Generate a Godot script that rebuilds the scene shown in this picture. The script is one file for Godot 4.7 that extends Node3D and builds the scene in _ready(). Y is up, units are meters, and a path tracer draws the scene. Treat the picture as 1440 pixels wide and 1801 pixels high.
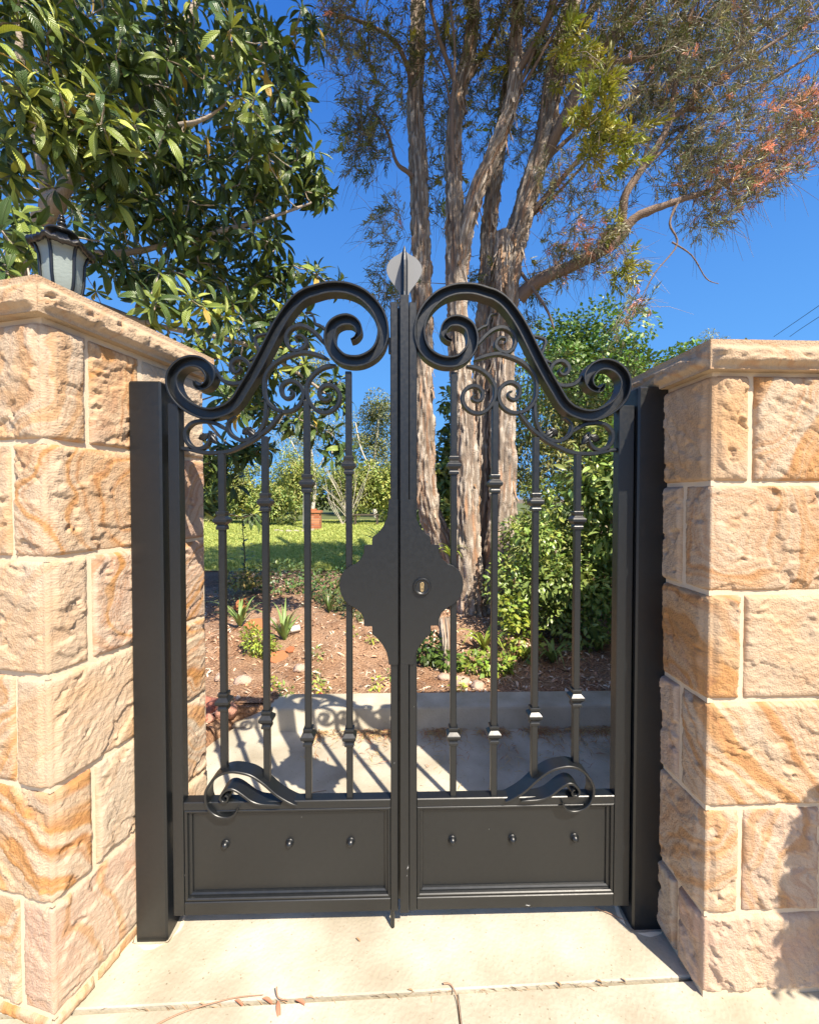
extends Node3D
# A black wrought iron double gate between two sandstone pillars, a garden and lawn behind it.

var metal: StandardMaterial3D
var stone_mat: StandardMaterial3D
var mortar_mat: StandardMaterial3D
var names := {}
var rng := RandomNumberGenerator.new()

# ---------------------------------------------------------------- mesh building
class MB:
	var v := PackedVector3Array()
	var n := PackedVector3Array()
	var c := PackedColorArray()
	var t := PackedVector2Array()
	var i := PackedInt32Array()

	func tri(a: Vector3, b: Vector3, d: Vector3, col := Color.WHITE) -> void:
		var nn := (d - a).cross(b - a).normalized()
		var k := v.size()
		for p: Vector3 in [a, b, d]:
			v.append(p); n.append(nn); c.append(col); t.append(Vector2(p.x + p.z, p.y))
		i.append(k); i.append(k + 1); i.append(k + 2)

	func quad(a: Vector3, b: Vector3, d: Vector3, e: Vector3, col := Color.WHITE) -> void:
		var nn := (d - a).cross(b - a).normalized()
		if nn == Vector3.ZERO:
			nn = (e - a).cross(d - a).normalized()
		var k := v.size()
		for p: Vector3 in [a, b, d, e]:
			v.append(p); n.append(nn); c.append(col); t.append(Vector2(p.x + p.z, p.y))
		for q: int in [0, 1, 2, 0, 2, 3]:
			i.append(k + q)

	# a smooth sheet of w by h points, rows one after the other
	func grid(p: PackedVector3Array, w: int, h: int, cols := PackedColorArray(), uvs := PackedVector2Array(), around := false) -> void:
		var k := v.size()
		var nn := PackedVector3Array()
		nn.resize(w * h)
		var last := w if around else w - 1
		for r in h - 1:
			for s in last:
				var a := r * w + s
				var b := r * w + (s + 1) % w
				var d := a + w
				var e := b + w
				var f := (p[d] - p[b]).cross(p[a] - p[e])
				nn[a] += f; nn[b] += f; nn[d] += f; nn[e] += f
				i.append(k + a); i.append(k + b); i.append(k + e)
				i.append(k + a); i.append(k + e); i.append(k + d)
		v.append_array(p)
		for q in w * h:
			n.append(-nn[q].normalized() if nn[q].length_squared() > 1e-20 else Vector3.UP)
		if cols.is_empty():
			cols.resize(w * h); cols.fill(Color.WHITE)
		c.append_array(cols)
		if uvs.is_empty():
			uvs.resize(w * h)
		t.append_array(uvs)

	func mesh() -> ArrayMesh:
		var a := []
		a.resize(Mesh.ARRAY_MAX)
		a[Mesh.ARRAY_VERTEX] = v; a[Mesh.ARRAY_NORMAL] = n; a[Mesh.ARRAY_COLOR] = c; a[Mesh.ARRAY_TEX_UV] = t; a[Mesh.ARRAY_INDEX] = i
		var m := ArrayMesh.new()
		m.add_surface_from_arrays(Mesh.PRIMITIVE_TRIANGLES, a)
		return m

	# a box with chamfered edges, turned and moved by x
	func box(x: Transform3D, size: Vector3, b := 0.002, col := Color.WHITE) -> void:
		var h := size / 2
		b = minf(b, minf(h.x, minf(h.y, h.z)) * 0.9)
		var q := func(sx: int, sy: int, sz: int, ax: int) -> Vector3:
			var o := Vector3(sx * h.x, sy * h.y, sz * h.z)
			for k in 3:
				if k != ax:
					o[k] -= signf(o[k]) * b
			return x * o
		for ax in 3:
			for s: int in [-1, 1]:
				var f := []
				for uv: Array in [[-1, -1], [1, -1], [1, 1], [-1, 1]]:
					var g := [0, 0, 0]
					g[ax] = s; g[(ax + 1) % 3] = uv[0]; g[(ax + 2) % 3] = uv[1]
					f.append(q.call(g[0], g[1], g[2], ax))
				if s > 0: f.reverse()
				quad(f[0], f[1], f[2], f[3], col)
		for ax in 3:
			var a1 := (ax + 1) % 3
			var a2 := (ax + 2) % 3
			for s1: int in [-1, 1]:
				for s2: int in [-1, 1]:
					var g := [0, 0, 0]
					g[a1] = s1; g[a2] = s2
					g[ax] = -1
					var p0: Vector3 = q.call(g[0], g[1], g[2], a1)
					var p1: Vector3 = q.call(g[0], g[1], g[2], a2)
					g[ax] = 1
					var p2: Vector3 = q.call(g[0], g[1], g[2], a2)
					var p3: Vector3 = q.call(g[0], g[1], g[2], a1)
					if s1 * s2 > 0: quad(p0, p1, p2, p3, col)
					else: quad(p3, p2, p1, p0, col)
		for sx: int in [-1, 1]:
			for sy: int in [-1, 1]:
				for sz: int in [-1, 1]:
					var p0: Vector3 = q.call(sx, sy, sz, 0)
					var p1: Vector3 = q.call(sx, sy, sz, 1)
					var p2: Vector3 = q.call(sx, sy, sz, 2)
					if sx * sy * sz > 0: tri(p0, p2, p1, col)
					else: tri(p0, p1, p2, col)

	# an outline in the plane z, thick from z0 to z1, its front edge bevelled
	func prism(o: PackedVector2Array, z0: float, z1: float, b := 0.0015) -> void:
		if Geometry2D.is_polygon_clockwise(o):
			o = o.duplicate()
			o.reverse()
		var m := o.size()
		var inn := PackedVector2Array()
		for k in m:
			var d1 := (o[k] - o[(k + m - 1) % m]).normalized()
			var d2 := (o[(k + 1) % m] - o[k]).normalized()
			var nn := Vector2(-d1.y - d2.y, d1.x + d2.x).normalized()
			inn.append(o[k] + nn * b)
		var ids := Geometry2D.triangulate_polygon(o)
		for k in range(0, ids.size(), 3):
			var f := PackedVector2Array([inn[ids[k]], inn[ids[k + 1]], inn[ids[k + 2]]])
			var g := PackedVector2Array([o[ids[k]], o[ids[k + 1]], o[ids[k + 2]]])
			if (f[1] - f[0]).cross(f[2] - f[0]) > 0:
				f.reverse(); g.reverse()
			tri(Vector3(f[0].x, f[0].y, z1), Vector3(f[1].x, f[1].y, z1), Vector3(f[2].x, f[2].y, z1))
			tri(Vector3(g[0].x, g[0].y, z0), Vector3(g[2].x, g[2].y, z0), Vector3(g[1].x, g[1].y, z0))
		for k in m:
			var j := (k + 1) % m
			quad(Vector3(o[k].x, o[k].y, z0), Vector3(o[k].x, o[k].y, z1 - b), Vector3(o[j].x, o[j].y, z1 - b), Vector3(o[j].x, o[j].y, z0))
			quad(Vector3(o[k].x, o[k].y, z1 - b), Vector3(inn[k].x, inn[k].y, z1), Vector3(inn[j].x, inn[j].y, z1), Vector3(o[j].x, o[j].y, z1 - b))

	# a closed section (x across the path, y towards the viewer) run along a path in the plane z
	func sweep(path: PackedVector2Array, section: PackedVector2Array, z: float, taper0 := 0.0, taper1 := 0.0, least := 0.35) -> void:
		var m := path.size()
		var run := PackedFloat32Array([0.0])
		for k in m - 1:
			run.append(run[k] + path[k].distance_to(path[k + 1]))
		var rows := []
		for k in m:
			var d := (path[mini(k + 1, m - 1)] - path[maxi(k - 1, 0)]).normalized()
			var nn := Vector2(-d.y, d.x)
			var sc := 1.0
			if taper0 > 0: sc = minf(sc, lerpf(least, 1.0, clampf(run[k] / taper0, 0, 1)))
			if taper1 > 0: sc = minf(sc, lerpf(least, 1.0, clampf((run[m - 1] - run[k]) / taper1, 0, 1)))
			var row := PackedVector3Array()
			for s in section:
				row.append(Vector3(path[k].x + nn.x * s.x * sc, path[k].y + nn.y * s.x * sc, z + s.y))
			rows.append(row)
		var cnt := section.size()
		for e in cnt:
			var p := PackedVector3Array()
			for k in m:
				p.append(rows[k][e]); p.append(rows[k][(e + 1) % cnt])
			grid(p, 2, m)
		var ids := Geometry2D.triangulate_polygon(section)
		for k in range(0, ids.size(), 3):
			tri(rows[0][ids[k]], rows[0][ids[k + 1]], rows[0][ids[k + 2]])
			tri(rows[m - 1][ids[k]], rows[m - 1][ids[k + 2]], rows[m - 1][ids[k + 1]])

	# a round tapering tube
	func tube(p: PackedVector3Array, r: PackedFloat32Array, sides := 6, col := Color.WHITE, cols := PackedColorArray()) -> void:
		var m := p.size()
		var up := Vector3.UP
		var pts := PackedVector3Array()
		var cc := PackedColorArray()
		var uvs := PackedVector2Array()
		var dist := 0.0
		for k in m:
			var d := (p[mini(k + 1, m - 1)] - p[maxi(k - 1, 0)]).normalized()
			if k == 0 and absf(d.dot(up)) > 0.9: up = Vector3.RIGHT
			var a := (up - d * up.dot(d)).normalized()
			up = a
			var b := d.cross(a)
			if k: dist += p[k].distance_to(p[k - 1])
			for s in sides:
				var w := TAU * s / sides
				pts.append(p[k] + (a * cos(w) + b * sin(w)) * r[k])
				cc.append(col if cols.is_empty() else cols[k])
				uvs.append(Vector2(float(s) / sides, dist))
		grid(pts, sides, m, cc, uvs, true)
		var k0 := v.size()
		v.append(p[m - 1]); n.append((p[m - 1] - p[m - 2]).normalized()); c.append(cc[cc.size() - 1]); t.append(Vector2.ZERO)
		for s in sides:
			i.append(k0); i.append(k0 - sides + (s + 1) % sides); i.append(k0 - sides + s)

	# radii and heights turned about the y axis; flat keeps the sides plane, as on square collars
	func lathe(at: Vector3, prof: PackedVector2Array, sides := 24, flat := false, turn := 0.0, smooth_rows := false) -> void:
		var rings := []
		for q in prof:
			var ring := PackedVector3Array()
			for s in sides:
				var w := TAU * s / sides + turn
				ring.append(at + Vector3(cos(w) * q.x, q.y, sin(w) * q.x))
			rings.append(ring)
		if smooth_rows:
			var p := PackedVector3Array()
			for r: PackedVector3Array in rings: p.append_array(r)
			grid(p, sides, rings.size(), PackedColorArray(), PackedVector2Array(), true)
			return
		for k in rings.size() - 1:
			if flat:
				for s in sides:
					quad(rings[k][s], rings[k + 1][s], rings[k + 1][(s + 1) % sides], rings[k][(s + 1) % sides])
			else:
				var p := PackedVector3Array()
				p.append_array(rings[k]); p.append_array(rings[k + 1])
				grid(p, sides, 2, PackedColorArray(), PackedVector2Array(), true)


# ---------------------------------------------------------------- naming
func numbered(parent: Node, called: String) -> String:
	var key := str(parent.get_instance_id()) + called
	var k: int = names.get(key, 0)
	names[key] = k + 1
	return called if k == 0 else "%s_%03d" % [called, k]


func tag(o: Node, label := "", category := "", group := "", kind := "") -> Node:
	for pair: Array in [["label", label], ["category", category], ["group", group], ["kind", kind]]:
		if pair[1] != "":
			o.set_meta(pair[0], pair[1])
	return o


func thing(called: String, label: String, category: String, at := Vector3.ZERO, group := "") -> Node3D:
	var o := Node3D.new()
	o.name = numbered(self, called)
	add_child(o, true)
	o.position = at
	tag(o, label, category, group)
	return o


func put(called: String, m: Mesh, mat: Material, parent: Node = self, at := Transform3D.IDENTITY) -> MeshInstance3D:
	var o := MeshInstance3D.new()
	o.name = numbered(parent, called)
	o.mesh = m
	o.material_override = mat
	parent.add_child(o, true)
	o.transform = at
	return o


func many(called: String, m: Mesh, mat: Material, where: Array, cols: PackedColorArray, parent: Node = self) -> MultiMeshInstance3D:
	var mm := MultiMesh.new()
	mm.transform_format = MultiMesh.TRANSFORM_3D
	mm.use_colors = true
	mm.mesh = m
	mm.instance_count = where.size()
	for k in where.size():
		mm.set_instance_transform(k, where[k])
		mm.set_instance_color(k, cols[k])
	var o := MultiMeshInstance3D.new()
	o.name = numbered(parent, called)
	o.multimesh = mm
	o.material_override = mat
	parent.add_child(o, true)
	o.set_meta("kind", "stuff")
	return o


# ---------------------------------------------------------------- materials
func noise(freq: float, seed_ := 1, octaves := 4, type := FastNoiseLite.TYPE_SIMPLEX_SMOOTH) -> FastNoiseLite:
	var f := FastNoiseLite.new()
	f.noise_type = type
	f.seed = seed_
	f.frequency = freq
	f.fractal_type = FastNoiseLite.FRACTAL_FBM if octaves > 1 else FastNoiseLite.FRACTAL_NONE
	f.fractal_octaves = octaves
	return f


func noise_tex(f: FastNoiseLite, lo: Color, hi: Color, size := 512, mid := 0.5) -> NoiseTexture2D:
	var tx := NoiseTexture2D.new()
	tx.width = size; tx.height = size
	tx.seamless = true
	tx.noise = f
	var g := Gradient.new()
	g.set_color(0, lo); g.set_color(1, hi)
	g.add_point(mid, lo.lerp(hi, 0.5))
	tx.color_ramp = g
	return tx


func lin(r: float, g: float, b: float) -> Color:
	return Color(r, g, b).linear_to_srgb()


func mat(col: Color, rough := 0.8, vertex := false, spec := 0.5) -> StandardMaterial3D:
	var m := StandardMaterial3D.new()
	m.albedo_color = col
	m.roughness = rough
	m.metallic_specular = spec
	m.vertex_color_use_as_albedo = vertex
	m.cull_mode = BaseMaterial3D.CULL_DISABLED
	return m


func relief(m: StandardMaterial3D, f: FastNoiseLite, depth: float, scale_: float, size := 512, world_ := false) -> StandardMaterial3D:
	m.heightmap_enabled = true
	m.heightmap_texture = noise_tex(f, Color.BLACK, Color.WHITE, size)
	m.heightmap_scale = depth
	m.uv1_triplanar = true
	m.uv1_world_triplanar = world_
	m.uv1_scale = Vector3.ONE * scale_
	return m


func leaf_mat(col: Color, rough := 0.45, glow := 0.35, spec := 0.5) -> StandardMaterial3D:
	var m := mat(col, rough, true, spec)
	m.backlight_enabled = true
	m.backlight = Color(glow, glow, glow * 0.55).linear_to_srgb()
	return m


# points of a smooth curve through the given ones
func smooth(p: PackedVector2Array, per := 6) -> PackedVector2Array:
	var o := PackedVector2Array()
	for k in p.size() - 1:
		var a := p[maxi(k - 1, 0)]
		var d := p[mini(k + 2, p.size() - 1)]
		for s in per:
			o.append(p[k].cubic_interpolate(p[k + 1], a, d, float(s) / per))
	o.append(p[p.size() - 1])
	return o


func smooth3(p: Array, per := 4) -> PackedVector3Array:
	var o := PackedVector3Array()
	for k in p.size() - 1:
		var a: Vector3 = p[maxi(k - 1, 0)]
		var d: Vector3 = p[mini(k + 2, p.size() - 1)]
		var b: Vector3 = p[k]
		for s in per:
			o.append(b.cubic_interpolate(p[k + 1], a, d, float(s) / per))
	o.append(p[p.size() - 1])
	return o


func pairs(a: Array) -> PackedVector2Array:
	var o := PackedVector2Array()
	for k in range(0, a.size(), 2):
		o.append(Vector2(a[k], a[k + 1]))
	return o

# ---------------------------------------------------------------- sandstone pillars
const STONE_TONES := [[0.665, 0.51, 0.36], [0.655, 0.475, 0.315], [0.65, 0.42, 0.235], [0.635, 0.45, 0.345], [0.63, 0.52, 0.395], [0.67, 0.485, 0.325]]
var n_low := noise(7.0, 11, 3)
var n_mid := noise(24.0, 12, 4)
var n_fine := noise(95.0, 13, 3)
var n_chip := noise(11.0, 14, 2)
var n_band := noise(1.0, 15, 3)
var n_warp := noise(3.2, 16, 3)
var n_split := ridged(15.0, 17)
var n_scarp := noise(4.0, 18, 4)
var n_rough := ridged(42.0, 19)


func ridged(freq: float, seed_: int) -> FastNoiseLite:
	var f := noise(freq, seed_, 5)
	f.fractal_type = FastNoiseLite.FRACTAL_RIDGED
	f.fractal_gain = 0.58
	return f


# the split face of a block: a rough plane with a few sharp ledges; u and v run along the block's own grain
func split_face(u: float, v: float, z: float, near_edge: float) -> float:
	var w := n_warp.get_noise_3d(u * 2.0, v * 2.0, z) * 0.02
	var d := 0.0024 * n_split.get_noise_3d(u * 0.9 + w, v * 2.1, z)
	var sc := n_scarp.get_noise_3d(u * 0.7 + w, v * 1.3, z + 7.0) + 0.05 * n_mid.get_noise_3d(u, v * 1.6, z)
	d += 0.0042 * smoothstep(-0.22, -0.205, sc) + 0.0032 * smoothstep(0.24, 0.25, sc)
	d -= 0.0065 * smoothstep(0.40, 0.415, n_scarp.get_noise_3d(u * 1.6, v * 2.2 + w, z + 19.0) + maxf(0.0, 0.045 - near_edge) * 3.5)
	d += 0.0022 * n_rough.get_noise_3d(u * 0.8, v * 1.9, z + 12.0)
	return d + 0.0013 * n_mid.get_noise_3d(u * 1.5, v * 2.6, z + 30.0)


# one rock-faced block: a sheet over the flat run s0..s1 (bent round the pillar's arris at s = 0) and y0..y1
func stone_block(line: Callable, s0: float, s1: float, y0: float, y1: float, seed_: int, bulge := 0.0062, fine := 0.0042) -> ArrayMesh:
	rng.seed = seed_ * 7919 + 3
	var tone: Array = STONE_TONES[rng.randi() % STONE_TONES.size()]
	var base := Color(tone[0], tone[1], tone[2])
	var rust := Color(0.50, 0.215, 0.075).lerp(Color(0.44, 0.22, 0.13), rng.randf())
	var style := rng.randi() % 4
	var ang := rng.randf_range(-1.2, 1.2)
	var bd := Vector2(cos(ang), sin(ang))
	var centre := Vector2(rng.randf_range(s0, s1), rng.randf_range(y0 - 0.25, y1 + 0.25))
	var bf := rng.randf_range(5.0, 15.0)
	var strength := rng.randf_range(0.5, 1.25)
	var off := Vector3(rng.randf() * 60, rng.randf() * 60, rng.randf() * 60)
	var tilt := Vector2(rng.randf_range(-0.018, 0.018), rng.randf_range(-0.018, 0.018))
	var ga := rng.randf_range(-0.9, 0.9)
	var gr := Vector2(cos(ga), sin(ga))
	var h := maxi(4, int((y1 - y0) / fine))
	var ss := PackedFloat32Array()
	var w := maxi(4, int((s1 - s0) / fine))
	for k in w + 1:
		ss.append(lerpf(s0, s1, float(k) / w))
	if s0 < 0 and s1 > 0:          # a row of points exactly on the arris
		var at := 0
		for k in w + 1:
			if absf(ss[k]) < absf(ss[at]): at = k
		ss[at] = 0.0
	var p := PackedVector3Array()
	var cols := PackedColorArray()
	for r in range(-1, h + 2):
		var y := lerpf(y0, y1, clampf(float(r) / h, 0, 1))
		for k in range(-1, w + 2):
			var s := ss[clampi(k, 0, w)]
			var frame: Array = line.call(s)
			var q := Vector3(s, y, 0) + off
			var e := minf(minf(s - s0, s1 - s), minf(y - y0, y1 - y))
			var arris := absf(s) if s0 < 0 and s1 > 0 else 1.0
			var ea := e
			var rise := 1.0 - exp(-ea / 0.0035)
			var gu := s * gr.x + y * gr.y
			var gv := y * gr.x - s * gr.y
			var d := rise * (bulge + tilt.x * (s - (s0 + s1) / 2) + tilt.y * (y - (y0 + y1) / 2) + split_face(gu + off.x, gv + off.y, off.z, minf(e, arris * 0.9)))
			d += (0.25 + 0.75 * rise) * 0.0012 * n_fine.get_noise_3dv(q)
			if arris < 0.022:      # the arris itself is dressed straight
				d = lerpf(0.0060 * rise, d, smoothstep(0.002, 0.020, arris))
			d = maxf(d, lerpf(0.0012, 0.0040, rise) + 0.0006 * n_fine.get_noise_3dv(q))
			var mid := n_mid.get_noise_3d(q.x * 0.8, q.y * 1.3, q.z)
			if r < 0 or r > h or k < 0 or k > w: d = -0.03
			p.append(frame[0] + Vector3(0, y, 0) + frame[1] * d)
			# bands of iron in the sandstone
			var wv := n_warp.get_noise_3dv(q) * (0.10 if style < 2 else 0.05)
			var along: float
			if style == 0: along = Vector2(s, y).distance_to(centre) * 1.0 + wv
			else: along = Vector2(s, y).dot(bd) + wv
			var b1 := n_band.get_noise_2d(along * bf * 1.6, off.x)
			var b2 := n_band.get_noise_2d(along * bf * 6.0, off.y)
			var band := smoothstep(0.02, 0.36, b1) * 0.85
			var line_ := smoothstep(0.12, 0.30, b2) * 0.55
			var wash := n_low.get_noise_3d(q.x * 0.5, q.y * 0.5, q.z + 20.0)
			var cc := base.lerp(Color(0.68, 0.55, 0.42), clampf(0.35 + wash * 1.1, 0, 0.75))
			cc = cc.lerp(rust.lerp(Color(0.64, 0.34, 0.12), 0.72), clampf(band * strength, 0, 1) * (1.0 if style != 3 else 0.35))
			cc = cc.lerp(rust, line_ * strength * (0.8 if style != 3 else 0.25))
			cc = cc.lerp(Color(0.585, 0.485, 0.375), clampf(n_low.get_noise_3d(q.x, q.y, q.z + 40.0) * 0.9, 0, 0.4))
			var grain := 1.0 + 0.10 * n_fine.get_noise_3d(q.x * 1.7, q.y * 1.7, q.z) + 0.05 * mid
			cols.append(Color(cc.r * grain, cc.g * grain, cc.b * grain))
	var mb := MB.new()
	mb.grid(p, w + 3, h + 3, cols)
	return mb.mesh()


func pillar(called: String, label: String, corner: Vector3, to_back: Vector3, to_side: Vector3, rows: Array, wide: float, deep: float, cap_y: float, cap_h: float, seed_: int) -> void:
	var o := thing(called, label, "pillar", corner)
	var na := to_side * -1.0          # the passage face looks away from the pillar's bulk
	var nb := to_back * -1.0
	var line := func(s: float) -> Array:
		if is_zero_approx(s): return [Vector3.ZERO, na + nb]
		return [to_back * s, na] if s > 0 else [to_side * -s, nb]
	# mortar core, its faces a little behind the stones' edges
	var mb := MB.new()
	var g_ := 0.0020
	var q := [(na + nb) * g_, to_back * (deep + g_) + na * g_, to_back * (deep + g_) + to_side * (wide + g_), to_side * (wide + g_) + nb * g_]
	for k in 4:
		var a: Vector3 = q[k]
		var b: Vector3 = q[(k + 1) % 4]
		var wn := int(a.distance_to(b) / 0.02)
		var p := PackedVector3Array()
		for r in 91:
			for j in wn + 1:
				var g := a.lerp(b, float(j) / wn)
				var outw := ((b - a).cross(Vector3.UP)).normalized()
				if outw.dot(g - q[(k + 2) % 4]) < 0: outw = -outw
				var y := cap_y * r / 90.0
				p.append(g + Vector3(0, y, 0) + outw * (0.0012 * n_mid.get_noise_3dv((g + Vector3(0, y, 0)) * 1.5) if j > 0 and j < wn else 0.0))
		mb.grid(p, wn + 1, 91)
	put("mortar_core", mb.mesh(), mortar_mat, o)
	var sd := seed_
	for row: Array in rows:
		var cuts: Array = row[2]
		for k in cuts.size() - 1:
			sd += 1
			var g0 := 0.0 if k == 0 else 0.0062
			var g1 := 0.0 if k == cuts.size() - 2 else 0.0062
			put("stone", stone_block(line, cuts[k] + g0, cuts[k + 1] - g1, row[0] + 0.0056, row[1] - 0.0056, sd, row[3] if row.size() > 3 else 0.0062), stone_mat, o)
	# the coping: rock-faced edge with drafted margins, overhanging all round
	var over := 0.031
	var cq := [(na + nb) * over, to_back * (deep + over) + na * over, to_back * (deep + over) + to_side * (wide + over), to_side * (wide + over) + nb * over]
	var cm := MB.new()
	var ctr: Vector3 = (cq[0] + cq[2]) / 2
	for k in 4:
		var a: Vector3 = cq[k]
		var b: Vector3 = cq[(k + 1) % 4]
		var outw := ((b - a).cross(Vector3.UP)).normalized()
		if outw.dot(a - ctr) < 0: outw = -outw
		var wn := int(a.distance_to(b) / 0.006)
		var p := PackedVector3Array()
		var cols := PackedColorArray()
		var off := Vector3(seed_ * 3.1 + k * 7.0, 0, 0)
		for r in 15:
			var y := cap_h * r / 14.0
			for j in wn + 1:
				var g := a.lerp(b, float(j) / wn)
				var s := g.distance_to(a)
				var ends := minf(s, a.distance_to(b) - s)
				var q2 := Vector3(s, y, 0) + off
				var e := minf(minf(y - 0.010, cap_h - 0.018 - y), ends - 0.008)
				var rise := clampf(e / 0.008, 0, 1)
				var d := -0.001 + rise * (0.004 + 1.7 * split_face(q2.x * 1.3, q2.y * 1.6, q2.z + k, 1.0)) + 0.0007 * n_fine.get_noise_3dv(q2)
				p.append(g + Vector3(0, cap_y + y, 0) + outw * d)
				var bnd := n_band.get_noise_2d((s * 0.55 - y + 0.1 * n_warp.get_noise_3dv(q2)) * 26.0, 7.0 + k)
				var cc := Color(0.62, 0.465, 0.32).lerp(Color(0.58, 0.35, 0.20), smoothstep(0.0, 0.35, bnd) * 0.7)
				var grain := 1.0 + 0.12 * n_fine.get_noise_3dv(q2) + 0.06 * n_mid.get_noise_3dv(q2)
				cols.append(Color(cc.r * grain, cc.g * grain, cc.b * grain))
		cm.grid(p, wn + 1, 15, cols)
	for yy: float in [cap_y, cap_y + cap_h]:
		var pts := PackedVector3Array()
		var cols := PackedColorArray()
		for r in 41:
			for j in 41:
				var g: Vector3 = (cq[0] as Vector3).lerp(cq[1], r / 40.0).lerp((cq[3] as Vector3).lerp(cq[2], r / 40.0), j / 40.0)
				pts.append(g + Vector3(0, yy, 0) + (ctr - g) * 0.006)
				var bnd := n_band.get_noise_2d((g.x + g.z * 0.4 + 0.1 * n_warp.get_noise_3dv(g)) * 22.0, 2.0)
				cols.append(Color(0.63, 0.48, 0.33).lerp(Color(0.60, 0.39, 0.24), smoothstep(0.0, 0.4, bnd) * 0.6))
		cm.grid(pts, 41, 41, cols)
	put("cap_stone", cm.mesh(), stone_mat, o)


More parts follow.
